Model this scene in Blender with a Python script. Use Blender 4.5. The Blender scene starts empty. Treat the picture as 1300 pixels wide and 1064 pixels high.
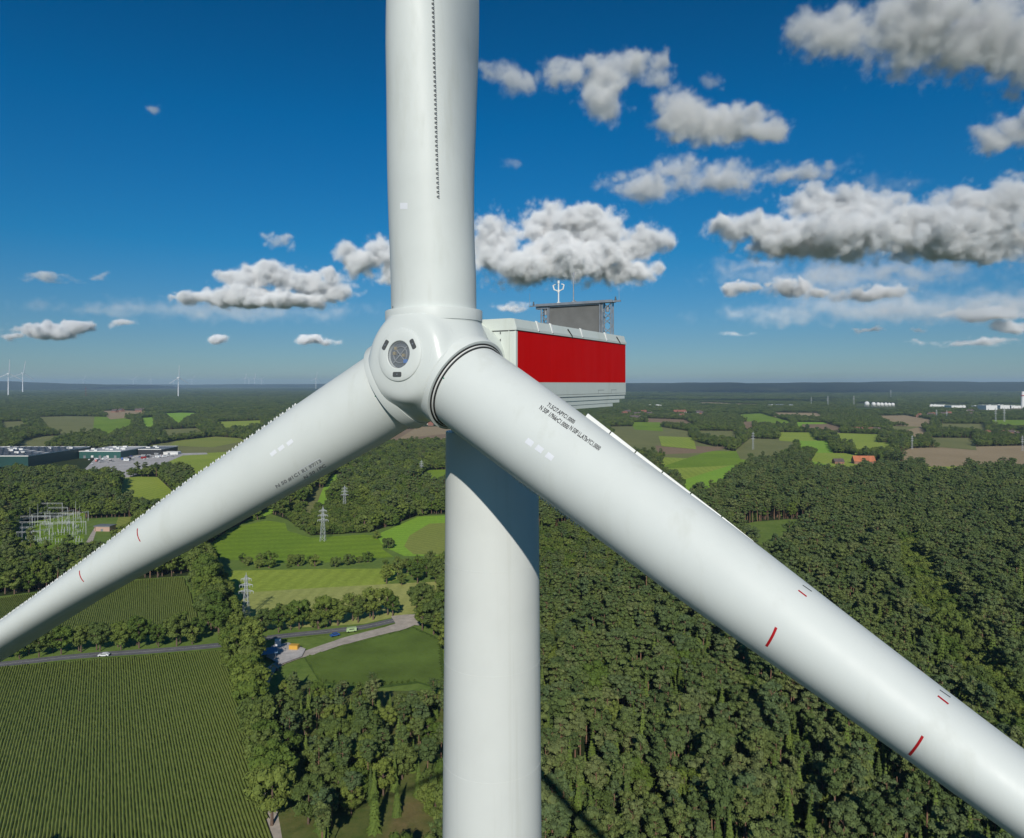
import bpy, bmesh, math, random
import numpy as np
from mathutils import Vector, Matrix
from mathutils.bvhtree import BVHTree
R = math.radians
random.seed(7); rng = np.random.default_rng(11)
scene = bpy.context.scene
COL = scene.collection

# ------------------------------------------------------------------ camera, sky, sun, exposure
H = 120.0                      # camera height above the ground (hub height)
F, U0, V0 = 902.0, 650.0, 487.0
cam = bpy.data.cameras.new('camera')
cam.sensor_width = 36.0
cam.lens = 36.0 * F / 1300.0
cam.shift_y = -45.0 / 1300.0
cam.clip_start = 0.5
cam.clip_end = 120000.0
cam_o = bpy.data.objects.new('camera', cam)
cam_o.location = (0, 0, H); cam_o.rotation_euler = (R(90), 0, 0)
COL.objects.link(cam_o); scene.camera = cam_o

SUN_AZ, SUN_EL = 0.9, 30.4     # light travels towards azimuth 3 deg (right of +Y), 30 deg down
world = bpy.data.worlds.new('World'); scene.world = world; world.use_nodes = True
wn = world.node_tree; bg = wn.nodes['Background']
sky = wn.nodes.new('ShaderNodeTexSky'); sky.sky_type = 'NISHITA'; sky.sun_disc = False
sky.sun_elevation = R(SUN_EL); sky.sun_rotation = R(180 + SUN_AZ)
sky.altitude = 120; sky.air_density = 1.0; sky.dust_density = 0.25; sky.ozone_density = 3.2
# a deep, polarised late-summer blue: the physical sky tinted by elevation only
tcw = wn.nodes.new('ShaderNodeTexCoord'); sxyz = wn.nodes.new('ShaderNodeSeparateXYZ'); wn.links.new(tcw.outputs['Generated'], sxyz.inputs[0])
wr = wn.nodes.new('ShaderNodeValToRGB'); wn.links.new(sxyz.outputs[2], wr.inputs[0])
while len(wr.color_ramp.elements) < 5: wr.color_ramp.elements.new(0.5)
for i, (p, c) in enumerate([(0.0, (0.33, 0.46, 0.60)), (0.06, (0.25, 0.42, 0.58)), (0.18, (0.06, 0.44, 0.66)), (0.34, (0.004, 0.43, 0.70)), (0.6, (0.004, 0.30, 0.50))]):
    wr.color_ramp.elements[i].position = p; wr.color_ramp.elements[i].color = (*c, 1)
wmx = wn.nodes.new('ShaderNodeMix'); wmx.data_type = 'RGBA'; wmx.blend_type = 'MULTIPLY'; wmx.inputs[0].default_value = 1.0
wn.links.new(sky.outputs[0], wmx.inputs[6]); wn.links.new(wr.outputs[0], wmx.inputs[7])
wn.links.new(wmx.outputs[2], bg.inputs[0]); bg.inputs[1].default_value = 0.10
sun = bpy.data.lights.new('sun', 'SUN'); sun.energy = 4.0; sun.angle = R(0.53); sun.color = (1.0, 0.95, 0.87)
sun_o = bpy.data.objects.new('sun', sun); COL.objects.link(sun_o)
sd = Vector((math.sin(R(SUN_AZ)) * math.cos(R(SUN_EL)), math.cos(R(SUN_AZ)) * math.cos(R(SUN_EL)), -math.sin(R(SUN_EL))))
sun_o.rotation_euler = sd.to_track_quat('-Z', 'Y').to_euler(); sun_o.location = (0, -50, 300)
vs = scene.view_settings
vs.view_transform = 'Standard'; vs.look = 'None'; vs.exposure = 0.0; vs.gamma = 1.0
cy = scene.cycles
cy.max_bounces = 10; cy.diffuse_bounces = 2; cy.glossy_bounces = 2; cy.transmission_bounces = 2
cy.volume_bounces = 6; cy.transparent_max_bounces = 8
cy.use_denoising = True
cy.volume_step_rate = 2.0; cy.volume_preview_step_rate = 2.0; cy.volume_max_steps = 256

# ------------------------------------------------------------------ helpers
def ground(u, v, z=0.0):
    """where the ray through photo pixel u,v meets height z"""
    y = F * (H - z) / (v - V0)
    return ((u - U0) * y / F, y)
def pix(x, y, z=0.0):
    return U0 + F * x / y, V0 + F * (H - z) / y

def tag(o, label=None, cat=None, group=None, kind=None):
    if label: o['label'] = label
    if cat: o['category'] = cat
    if group: o['group'] = group
    if kind: o['kind'] = kind
    return o
def thing(name, loc, label, cat, group=None, rz=0.0):
    o = bpy.data.objects.new(name, None); o.empty_display_size = 0.5
    o.location = loc; o.rotation_euler = (0, 0, rz); COL.objects.link(o)
    return tag(o, label, cat, group)
def obj(name, me, mats=None, parent=None, loc=(0, 0, 0)):
    o = bpy.data.objects.new(name, me); COL.objects.link(o); o.location = loc
    if mats is not None:
        for m in (mats if isinstance(mats, (list, tuple)) else [mats]): me.materials.append(m)
    if parent is not None: o.parent = parent
    return o
def mesh(name, V, Fc, smooth=False, sharp=None, mi=None):
    me = bpy.data.meshes.new(name)
    me.from_pydata([tuple(map(float, v)) for v in V], [], [tuple(map(int, f)) for f in Fc]); me.validate(clean_customdata=False)
    if smooth:
        me.polygons.foreach_set('use_smooth', [True] * len(me.polygons))
        if sharp: me.set_sharp_from_angle(angle=R(sharp))
    if mi is not None and len(mi) == len(me.polygons): me.polygons.foreach_set('material_index', mi)
    me.update(); return me
class MB:
    """collects shapes into one mesh"""
    def __init__(s): s.v = []; s.f = []; s.m = []; s.mi = 0
    def add(s, V, Fc):
        b = len(s.v); s.v += [tuple(p) for p in V]; s.f += [tuple(i + b for i in f) for f in Fc]; s.m += [s.mi] * len(Fc)
    def box(s, x0, x1, y0, y1, z0, z1, M=None):
        V = [Vector(p) for p in ((x0,y0,z0),(x1,y0,z0),(x1,y1,z0),(x0,y1,z0),(x0,y0,z1),(x1,y0,z1),(x1,y1,z1),(x0,y1,z1))]
        if M is not None: V = [M @ p for p in V]
        s.add(V, [(0,3,2,1),(4,5,6,7),(0,1,5,4),(1,2,6,5),(2,3,7,6),(3,0,4,7)])
    def tube(s, a, b, r0, r1=None, n=6, caps=True):
        a = Vector(a); b = Vector(b); r1 = r0 if r1 is None else r1
        d = (b - a).normalized(); x = d.orthogonal().normalized(); y = d.cross(x)
        V = []
        for p, r in ((a, r0), (b, r1)):
            for i in range(n):
                t = 2 * math.pi * i / n; V.append(p + x * (r * math.cos(t)) + y * (r * math.sin(t)))
        Fc = [(i, (i + 1) % n, n + (i + 1) % n, n + i) for i in range(n)]
        if caps: Fc += [tuple(range(n - 1, -1, -1)), tuple(range(n, 2 * n))]
        s.add(V, Fc)
    def lathe(s, prof, n=64, M=None, close=True):
        """prof: list of (r, z); revolved about z"""
        V = []; Fc = []
        for r, z in prof:
            for i in range(n):
                t = 2 * math.pi * i / n; p = Vector((r * math.cos(t), r * math.sin(t), z)); V.append(M @ p if M is not None else p)
        for k in range(len(prof) - 1):
            for i in range(n):
                j = (i + 1) % n; Fc.append((k*n+i, k*n+j, (k+1)*n+j, (k+1)*n+i))
        if close:
            Fc.append(tuple(range(n - 1, -1, -1))); Fc.append(tuple((len(prof)-1)*n + i for i in range(n)))
        s.add(V, Fc)
    def prism(s, poly, z0, z1):
        n = len(poly); V = [(p[0], p[1], z0) for p in poly] + [(p[0], p[1], z1) for p in poly]
        s.add(V, [tuple(range(n - 1, -1, -1)), tuple(range(n, 2*n))] + [(i, (i+1) % n, n + (i+1) % n, n + i) for i in range(n)])
    def build(s, name, mats, parent=None, smooth=False, sharp=40, loc=(0,0,0)):
        return obj(name, mesh(name, s.v, s.f, smooth, sharp if smooth else None, s.m), mats, parent, loc)

# ------------------------------------------------------------------ materials
def new_mat(name):
    m = bpy.data.materials.new(name); m.use_nodes = True
    return m, m.node_tree, m.node_tree.nodes['Principled BSDF']
def ramp(nt, stops, fac):
    r = nt.nodes.new('ShaderNodeValToRGB'); e = r.color_ramp.elements
    while len(e) < len(stops): e.new(0.5)
    for i, (p, c) in enumerate(stops): e[i].position = p; e[i].color = (*c, 1)
    nt.links.new(fac, r.inputs[0]); return r.outputs[0]
def noise(nt, scale, detail=4, rough=0.55, coord='Object', sc=None, dist=0.0):
    tc = nt.nodes.new('ShaderNodeTexCoord'); src = tc.outputs[coord]
    if sc:
        mp = nt.nodes.new('ShaderNodeMapping'); mp.inputs['Scale'].default_value = sc; nt.links.new(src, mp.inputs[0]); src = mp.outputs[0]
    n = nt.nodes.new('ShaderNodeTexNoise'); n.inputs['Scale'].default_value = scale; n.inputs['Detail'].default_value = detail
    n.inputs['Roughness'].default_value = rough; n.inputs['Distortion'].default_value = dist
    nt.links.new(src, n.inputs['Vector']); return n.outputs[0]
def mixc(nt, fac, a, b, mode='MIX'):
    m = nt.nodes.new('ShaderNodeMix'); m.data_type = 'RGBA'; m.blend_type = mode
    for i, x in ((0, fac), (6, a), (7, b)):
        if isinstance(x, (int, float)): m.inputs[i].default_value = x
        elif isinstance(x, tuple): m.inputs[i].default_value = (*x, 1)
        else: nt.links.new(x, m.inputs[i])
    return m.outputs[2]
def bump(nt, b, height, strength=0.3, dist=0.1):
    n = nt.nodes.new('ShaderNodeBump'); n.inputs['Strength'].default_value = strength; n.inputs['Distance'].default_value = dist
    nt.links.new(height, n.inputs['Height']); nt.links.new(n.outputs[0], b.inputs['Normal'])
def simple(name, c, rough=0.5, metal=0.0, var=0.12, scale=1.5, spec=0.5):
    m, nt, b = new_mat(name)
    lo = tuple(x * (1 - var) for x in c); hi = tuple(min(1, x * (1 + var)) for x in c)
    nt.links.new(ramp(nt, [(0.3, lo), (0.7, hi)], noise(nt, scale)), b.inputs['Base Color'])
    b.inputs['Roughness'].default_value = rough; b.inputs['Metallic'].default_value = metal; b.inputs['Specular IOR Level'].default_value = spec
    return m
def paint(name, c, rough=0.3, dirt=0.5, streak=(0.6, 0.6, 0.1), spec=0.4):
    """gelcoat / coach paint with faint soiling and streaks"""
    m, nt, b = new_mat(name)
    n1 = noise(nt, 0.55, 6, 0.6); n2 = noise(nt, 2.2, 5, 0.65, sc=streak)
    base = mixc(nt, ramp(nt, [(0.45, (0, 0, 0)), (0.8, (dirt,)*3)], n1), tuple(c), tuple(x * 0.88 for x in c))
    base = mixc(nt, ramp(nt, [(0.56, (0, 0, 0)), (0.8, (dirt,)*3)], n2), base, (c[0]*0.78, c[1]*0.77, c[2]*0.71))
    nt.links.new(base, b.inputs['Base Color'])
    nt.links.new(ramp(nt, [(0.3, (rough*0.85,)*3), (0.7, (rough*1.2,)*3)], n2), b.inputs['Roughness'])
    b.inputs['Specular IOR Level'].default_value = spec
    bump(nt, b, noise(nt, 1.1, 3), 0.05, 0.02)
    return m
M_white = paint('turbine_white', (0.62, 0.655, 0.625), 0.52)
M_tower = paint('tower_white', (0.62, 0.645, 0.615), 0.42, streak=(1.0, 1.0, 0.03))
M_nac = paint('nacelle_white', (0.60, 0.65, 0.60), 0.42, 0.6)
M_red = paint('nacelle_red', (0.62, 0.003, 0.002), 0.5, 0.25, spec=0.08)
M_seal = simple('seal_black', (0.012, 0.013, 0.014), 0.5)
M_slot = simple('slot_grey', (0.075, 0.08, 0.08), 0.5)
M_steel = simple('galvanised_steel', (0.34, 0.36, 0.38), 0.42, 0.6, 0.15, 4)
M_steel_dk = simple('dark_steel', (0.10, 0.105, 0.11), 0.5, 0.4)
M_sticker = simple('sticker_white', (0.74, 0.76, 0.79), 0.4, var=0.03)
M_text = simple('text_grey', (0.05, 0.053, 0.056), 0.6); M_text2 = simple('text_faint', (0.20, 0.21, 0.22), 0.6)
M_mark = simple('mark_red', (0.42, 0.008, 0.014), 0.5)
M_plate = simple('plate_white', (0.72, 0.73, 0.70), 0.35, var=0.05)
M_louvre = simple('louvre_grey', (0.23, 0.235, 0.23), 0.7)
M_blue = simple('badge_blue', (0.01, 0.12, 0.42), 0.4)
M_brass = simple('brass_fitting', (0.45, 0.32, 0.12), 0.4, 0.5)

def glass_mat():
    m, nt, b = new_mat('porthole_glass')
    b.inputs['Base Color'].default_value = (0.5, 0.55, 0.58, 1); b.inputs['Roughness'].default_value = 0.06
    b.inputs['Alpha'].default_value = 0.22
    return m
M_glass = glass_mat()

# ------------------------------------------------------------------ the near turbine
ROT = dict(cu=551.85, cv=459.80, a=R(29.59), t=R(5.656), ph=R(-0.835), k=R(5.733))
D = 25.0
C = np.array([(ROT['cu']-U0)/F*D, D, (V0-ROT['cv'])/F*D + H])
a_, t_ = ROT['a'], ROT['t']
n_ = np.array([-math.sin(a_)*math.cos(t_), -math.cos(a_)*math.cos(t_), math.sin(t_)])
e_ = np.array([math.cos(a_), -math.sin(a_), 0.0])
up_ = np.cross(e_, n_); up_ *= np.sign(up_[2])
back = np.array([math.sin(a_), math.cos(a_), 0.0])
TW = C + back * 3.9
root = thing('wind_turbine', (TW[0], TW[1], 0), 'huge white wind turbine seen close up with red striped nacelle and three blades', 'wind turbine')
off = -Vector((TW[0], TW[1], 0))
def tpart(name, mb, mats, smooth=True, sharp=35): return mb.build(name, mats, root, smooth, sharp, off)

def frame_b(b):
    th = ROT['ph'] + (b-1)*2*math.pi/3
    r = math.cos(th)*up_ + math.sin(th)*e_; cw = -math.sin(th)*up_ + math.cos(th)*e_
    k = ROT['k']
    return r*math.cos(k) + n_*math.sin(k), cw, n_*math.cos(k) - r*math.sin(k)
S_ = np.array([1.78, 2., 4, 6.5, 9, 12, 15, 19, 24, 30, 38, 48, 58, 68, 73, 74.6])
c_ = np.array([2.98, 2.99, 3.02, 3.38, 3.85, 4.2, 4.26, 4.1, 3.74, 3.27, 2.77, 2.2, 1.7, 1.15, .8, .25])
th_ = np.array([2.98, 2.98, 2.96, 2.81, 2.55, 2.3, 1.91, 1.48, 1.21, .99, .78, .55, .37, .21, .13, .04])
g_ = np.radians(np.array([102.8, 102.8, 102.8, 102.5, 101.1, 100.3, 99.1, 97.6, 95.2, 92.7, 90.9, 89.5, 88.5, 87.5, 87, 87]))
x_ = np.array([.5, .5, .5, .47, .42, .40, .38, .38, .36, .34, .33, .32, .31, .30, .30, .3])
def blade_pts(s, N=72):
    # smooth (cosine-free) interpolation of the section tables
    c = np.interp(s, S_, c_); t = np.interp(s, S_, th_); g = np.interp(s, S_, g_); xc = np.interp(s, S_, x_)
    w = min(1, max(0, (s-3)/8)); w = w*w*(3-2*w)*0.35 + w*0.65
    th = np.linspace(0, 2*np.pi, N, endpoint=False); xx = .5*(1-np.cos(th))
    ye = .5*np.abs(np.sin(th))
    ya = np.maximum((2.969*np.sqrt(xx)-1.26*xx-3.516*xx**2+2.843*xx**3-1.015*xx**4)*.5, 0)
    y = (1-w)*ye + w*ya
    return (xx-xc)*c, np.sign(np.sin(th))*y*t, g
def smooth_tab(tab):
    return tab
blades = {}
ss = np.concatenate([np.linspace(1.78, 40, 150), np.linspace(40.5, 74.6, 60)])
# smooth the section tables with a moving average so there are no kinks along the span
def sm(tab):
    y = np.interp(ss, S_, tab); k = 9
    yp = np.concatenate([[y[0]]*k, y, [y[-1]]*k]); ker = np.hanning(2*k+3)[1:-1]; ker /= ker.sum()
    z = np.convolve(yp, ker, 'same')[k:-k]; z[0] = y[0]; z[-1] = y[-1]; return z
cS, tS, gS, xS = sm(c_), sm(th_), sm(g_), sm(x_)
def blade_sec(b, j, N=72):
    S_l = ss[j]; th = np.linspace(0, 2*np.pi, N, endpoint=False); xx = .5*(1-np.cos(th))
    w = min(1, max(0, (S_l-3)/8))
    ye = .5*np.abs(np.sin(th)); ya = np.maximum((2.969*np.sqrt(xx)-1.26*xx-3.516*xx**2+2.843*xx**3-1.015*xx**4)*.5, 0.004)
    ye2 = (1-w)*ye + w*ya
    X = (xx-xS[j])*cS[j]; Y = np.where(np.sin(th) >= 0, 1, -1)*ye2*tS[j]
    d, cw, nn = frame_b(b); g = gS[j]
    le = math.cos(g)*cw + math.sin(g)*nn; su = math.sin(g)*cw - math.cos(g)*nn
    return C + d*S_l - X[:, None]*le + Y[:, None]*su, le, su
blade_obj = {}; bvh = {}
for b in (1, 2, 3):
    V = []; N = 72
    for j in range(len(ss)): V += list(blade_sec(b, j, N)[0])
    Fc = [(j*N+i, (j+1)*N+i, (j+1)*N+(i+1) % N, j*N+(i+1) % N) for j in range(len(ss)-1) for i in range(N)]
    Fc += [tuple(range(N)), tuple((len(ss)-1)*N + i for i in range(N-1, -1, -1))]
    me = mesh('blade', V, Fc, True, 50)
    bm = bmesh.new(); bm.from_mesh(me); bmesh.ops.recalc_face_normals(bm, faces=bm.faces); bm.to_mesh(me); bm.free()
    me.set_sharp_from_angle(angle=R(50))
    bo = obj('blade', me, M_white, root, off); blade_obj[b] = bo
    bvh[b] = BVHTree.FromPolygons([tuple(v) for v in V], Fc)
    bo['label'] = ['upright white blade with a dotted row of vortex generators', 'white blade reaching down towards the lower right with serial lettering', 'white blade reaching down towards the lower left'][b-1]

camv = Vector((0, 0, H))
def ray_uv(u, v, tree):
    d = Vector(((u-U0)/F, 1, (V0-v)/F)).normalized()
    h = tree.ray_cast(camv, d); return h
def decal(name, parent, tree, P0, P1, P2, P3, mat, nu=6, nv=6, lift=0.004):
    """a patch lying on the surface between four points found on it"""
    V = []
    for j in range(nv+1):
        for i in range(nu+1):
            a, c = i/nu, j/nv
            u = (P0[0]*(1-a)+P1[0]*a)*(1-c) + (P3[0]*(1-a)+P2[0]*a)*c
            v = (P0[1]*(1-a)+P1[1]*a)*(1-c) + (P3[1]*(1-a)+P2[1]*a)*c
            h = ray_uv(u, v, tree)
            if h[0] is None: return None
            n = h[1] if h[1].dot(h[0]-camv) < 0 else -h[1]
            V.append(h[0] + n*lift)
    Fc = [(j*(nu+1)+i, j*(nu+1)+i+1, (j+1)*(nu+1)+i+1, (j+1)*(nu+1)+i) for j in range(nv) for i in range(nu)]
    return obj(name, mesh(name, V, Fc, True), mat, parent)
def line_decal(name, parent, tree, a, b_, w, mat, n=10, bend=0.0):
    a = np.array(a, float); b_ = np.array(b_, float); t = (b_-a)/np.hypot(*(b_-a)); nn = np.array([-t[1], t[0]])
    V = []
    for i in range(n+1):
        f = i/n; p = a*(1-f)+b_*f + nn*bend*4*f*(1-f)
        for s in (-.5, .5):
            h = ray_uv(*(p + nn*w*s), tree)
            if h[0] is None: return None
            q = h[1] if h[1].dot(h[0]-camv) < 0 else -h[1]
            V.append(h[0] + q*0.005)
    Fc = [(2*i, 2*i+1, 2*i+3, 2*i+2) for i in range(n)]
    return obj(name, mesh(name, V, Fc), mat, parent)
def text_decal(name, parent, tree, txt, a, b_, h, mat, shear=0.0):
    """lettering laid on the surface: baseline from a to b_, letter height h (photo pixels)"""
    cu = bpy.data.curves.new('lettering', 'FONT'); cu.body = txt; cu.size = 1.0; cu.resolution_u = 2; cu.offset = 0.028
    to = bpy.data.objects.new('lettering', cu); COL.objects.link(to)
    dg = bpy.context.evaluated_depsgraph_get(); tm = to.evaluated_get(dg).to_mesh()
    P = np.array([v.co[:2] for v in tm.vertices]); Fc = [tuple(p.vertices) for p in tm.polygons]
    to.evaluated_get(dg).to_mesh_clear(); bpy.data.objects.remove(to); bpy.data.curves.remove(cu)
    wmax = P[:, 0].max(); a = np.array(a, float); b_ = np.array(b_, float)
    t = (b_-a); L = np.hypot(*t); t /= L; up = np.array([t[1], -t[0]])
    V = []
    for x, y in P:
        p = a + t*L*x/wmax + up*h*y/0.7 + t*shear*h*y
        hh = ray_uv(*p, tree)
        if hh[0] is None: return None
        q = hh[1] if hh[1].dot(hh[0]-camv) < 0 else -hh[1]
        V.append(hh[0] + q*0.005)
    return obj(name, mesh(name, V, Fc), mat, parent)
# blade pointing lower right
B = blade_obj[2]; T = bvh[2]
for (p, s) in (((672, 562), 1.0), ((684.5, 570.5), 1.0), ((697.5, 580), 1.0)):
    u, v = p
    decal('sticker', B, T, (u-6.0, v-0.5), (u-1.2, v-6.2), (u+6.4, v-0.6), (u+2.2, v+5.4), M_sticker, 3, 3)
text_decal('lettering', B, T, 'N 50P 1/966rC1.0000', (684.0, 519.0), (720.0, 545.5), 6.0, M_text)
text_decal('lettering', B, T, '71.5C/7.APYC1.0000', (694.0, 515.5), (728.0, 538.5), 5.4, M_text)
text_decal('lettering', B, T, 'N 50P LL.ATbrYC1.0000', (722.0, 545.0), (760.0, 572.5), 6.0, M_text)
line_decal('red_mark', B, T, (985.5, 796.5), (973.0, 820.5), 3.6, M_mark, bend=-0.8)
line_decal('red_mark', B, T, (1171.5, 934.5), (1154.5, 958.5), 3.8, M_mark, bend=-0.9)
line_decal('red_mark', B, T, (1013.5, 749.5), (1024.0, 757.5), 1.6, M_mark)
line_decal('grey_mark', B, T, (1019.0, 743.0), (1030.5, 751.0), 0.9, M_text)
line_decal('red_mark', B, T, (1190.5, 883.5), (1204.0, 894.0), 1.9, M_mark)
line_decal('grey_mark', B, T, (1193.0, 876.0), (1206.5, 885.5), 0.9, M_text)
decal('inspection_dot', B, T, (562.2, 479.6), (563.8, 479.2), (564.2, 480.8), (562.6, 481.2), simple('dot_green', (0.02, 0.22, 0.12)), 2, 2)
# blade pointing lower left
B = blade_obj[3]; T = bvh[3]
for u, v in ((347, 575), (357, 568.5), (368, 561.5)):
    decal('sticker', B, T, (u-4.8, v+1.0), (u+2.0, v-4.6), (u+4.8, v-0.6), (u-1.8, v+4.8), M_sticker, 3, 3)
line_decal('white_rule', B, T, (377.5, 598.0), (406.5, 581.5), 0.9, M_sticker)
line_decal('white_rule', B, T, (380.5, 603.5), (410.5, 586.0), 0.7, M_sticker)
text_decal('lettering', B, T, 'N 50 #1C1 R1 97/13', (351.0, 620.0), (408.5, 586.5), 4.2, M_text2)
text_decal('lettering', B, T, 'N 50 1PC', (386.5, 608.5), (414.0, 592.0), 3.8, M_text2)
line_decal('red_mark', B, T, (174.6, 671.0), (178.2, 687.5), 1.2, M_mark, bend=1.6)
line_decal('red_mark', B, T, (101.0, 724.5), (106.5, 738.5), 1.2, M_mark, bend=1.7)
decal('inspection_dot', B, T, (475.7, 502.4), (477.2, 502.0), (477.5, 503.6), (476.0, 504.0), bpy.data.materials['dot_green'], 2, 2)
# upright blade
B = blade_obj[1]; T = bvh[1]
decal('sticker', B, T, (508, 257.5), (517.5, 257.5), (517.5, 265.5), (508, 265.5), M_sticker, 3, 3)
decal('inspection_dot', B, T, (498.4, 390.2-1.5), (499.2, 388.7), (499.2, 391.5), (498.4, 391.5), M_text, 2, 2)

# vortex generators: a row of small paired fins along the suction side, and a segmented plate strip along the trailing edge
def surf_on(b, s, side_x, sgn, j=None):
    j = int(np.argmin(abs(ss-s))); P, le, su = blade_sec(b, j, 144)
    N = 144; th = np.linspace(0, 2*np.pi, N, endpoint=False); xx = .5*(1-np.cos(th))
    m = [i for i in range(N) if (np.sin(th[i]) >= 0) == (sgn > 0)]
    i = min(m, key=lambda q: abs(xx[q]-side_x)); o_ = i + (1 if (xx[i] < side_x) == (np.sin(th[i]) >= 0) else -1); o_ %= N; fr = (side_x-xx[i])/(xx[o_]-xx[i]) if abs(xx[o_]-xx[i]) > 1e-6 else 0; p = P[i]*(1-fr) + P[o_]*fr
    d, cw, nn = frame_b(b); p = p + d*(s-ss[j])
    tan = (P[(i+1) % N]-P[(i-1) % N]); tan /= np.linalg.norm(tan)
    nr = np.cross(tan, d); nr /= np.linalg.norm(nr)
    cen = P.mean(0)
    if (p - cen - d*(s-ss[j])) @ nr < 0: nr = -nr
    return p, nr, d, tan
NX = 144
def suction_station(s, ut):
    """chordwise station (0..1) on the suction side of the upright blade seen at column ut"""
    j = int(np.argmin(abs(ss-s))); P, le, su = blade_sec(1, j, NX); th = np.linspace(0, 2*np.pi, NX, endpoint=False)
    best = min((i for i in range(2, NX//2-1)), key=lambda i: abs(U0+F*P[i][0]/P[i][1]-ut) + 1e-3*i)
    return .5*(1-np.cos(th[best]))
def edge_station(b, s):
    j = int(np.argmin(abs(ss-s))); P, le, su = blade_sec(b, j, NX); th = np.linspace(0, 2*np.pi, NX, endpoint=False)
    uv = np.stack([U0+F*P[:, 0]/P[:, 1], V0-F*(P[:, 2]-H)/P[:, 1]], -1); up = np.array([-.56, -.83]) if b == 3 else np.array([-.58, .81])
    i = int((uv @ up)[1:NX//2].argmax()) + 1
    return .5*(1-np.cos(th[i]))
VS = np.array([5.4, 7.5, 10.0, 12.7]); VX = np.array([suction_station(s, np.interp(s, [5.4, 12.7], [555.0, 549.0])) for s in VS])
print('vg stations', VX)
for b in (1, 2, 3):
    mb = MB(); s = 5.4
    q = 0
    while s < {1: 14.8, 2: 8.2, 3: 24}[b]:
        xloc = np.interp(s, VS, VX) if b == 1 else edge_station(b, s)
        p, nr, d, tan = surf_on(b, s, xloc, 1)
        sg = 1 if q % 2 else -1
        dirv = tan*0.97 + d*0.28*sg; dirv /= np.linalg.norm(dirv); wv = np.cross(dirv, nr)
        L, h, w = 0.085, 0.05, 0.008
        if b == 3: L, h, w = 0.11, 0.065, 0.018
        if b == 2: L, h, w = 0.06, 0.06, 0.01
        pts = [p - dirv*L*.5, p + dirv*L*.5, p + dirv*L*.5 + nr*h, p - dirv*L*.5 + nr*h*0.25]
        V = [x + wv*w for x in pts] + [x - wv*w for x in pts]
        mb.add(V, [(0,1,2,3), (7,6,5,4), (0,4,5,1), (1,5,6,2), (2,6,7,3), (3,7,4,0)])
        s += (0.052 + 0.05*(q % 2))*(2.0 if b == 3 else 1); q += 1
    mb.build('edge_teeth', [M_steel_dk if b == 1 else M_plate], blade_obj[b])
    if b != 2: continue
    # root spoiler: upright segments standing on the pressure side
    mp = MB(); s = 6.25
    while s < 12.2:
        L = 1.0
        def foot(sx):
            j = int(np.argmin(abs(ss-sx))); P, le, su = blade_sec(2, j, NX)
            uv = np.stack([U0+F*P[:, 0]/P[:, 1], V0-F*(P[:, 2]-H)/P[:, 1]], -1); i = int((uv @ np.array([.58, -.81])).argmax())
            P, le, su = blade_sec(b, j, NX); d = frame_b(b)[0]
            t = P[(i+1) % NX]-P[(i-1) % NX]; t /= np.linalg.norm(t); nr = np.cross(t, d); nr /= np.linalg.norm(nr)
            if (P[i]-P.mean(0)) @ nr < 0: nr = -nr
            return P[i] + d*(sx-ss[j]), nr, t
        h0, h1 = (0.10*max(0.0, 1-(x-6.2)/6.0)+.012 for x in (s, s+L))
        q = []
        for sx, hh in ((s, h0), (s+L-.04, h1)):
            p, nr, t = foot(sx); q.append((p - nr*.05 - t*.03, p + nr*hh - t*.006, p + nr*hh + t*.006, p - nr*.05 + t*.03))
        V = list(q[0]) + list(q[1]); mp.add(V, [(0,1,5,4), (1,2,6,5), (2,3,7,6), (3,0,4,7), (0,3,2,1), (4,5,6,7)])
        s += L
    mp.build('root_spoiler', [M_plate], blade_obj[b])

# hub spinner: one continuous body swelling into three sleeves
bm = bmesh.new(); bmesh.ops.create_icosphere(bm, subdivisions=7, radius=1.0)
dirs = np.array([v.co[:] for v in bm.verts]); dirs /= np.linalg.norm(dirs, axis=1)[:, None]
def sleeve(dv, rad, cap):
    c = np.clip(dirs @ dv, -1, 1); s = np.sqrt(np.maximum(1-c*c, 1e-6))
    r = np.minimum(rad/s, cap/np.maximum(c, 1e-3)); return np.where(c > 0.02, r, 0.2)
cands = [np.full(len(dirs), 2.05)] + [sleeve(frame_b(b)[0], 1.62, 1.45) for b in (1, 2, 3)]
cn = np.clip(dirs @ n_, -1, 1)
sn = np.sqrt(np.maximum(1-cn*cn, 1e-6))
cands.append(np.where(cn > .05, ((np.maximum(cn, .01)/1.885)**7 + (sn/1.62)**7)**(-1/7), .2))
cands.append(np.where(-cn > .1, np.minimum(1.75/np.maximum(-cn, .1), 1.55/np.sqrt(np.maximum(1-cn*cn, 1e-4))), .2))
p_ = 15.0
rr = sum(np.array(c)**p_ for c in cands)**(1/p_)*.985
rho = rr*sn; rr = np.where((cn > 0) & (rho < 0.62), rr - 0.26, rr)
for v, dr, r in zip(bm.verts, dirs, rr): v.co = Vector(C + dr*r)
me = bpy.data.meshes.new('spinner'); bm.to_mesh(me); bm.free()
me.polygons.foreach_set('use_smooth', [True]*len(me.polygons))
M_spin = paint('spinner_white', (0.62, 0.655, 0.625), 0.30, 0.4)
spin = obj('spinner', me, M_spin, root, off)
def basis(z, x=None):
    z = Vector(z).normalized(); x = Vector(x) if x is not None else z.orthogonal(); x = (x - z*x.dot(z)).normalized(); y = z.cross(x)
    return Matrix((x, y, z)).transposed()
def place(z, x, o):
    M = basis(z, x).to_4x4(); M.translation = Vector(o); return M
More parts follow.
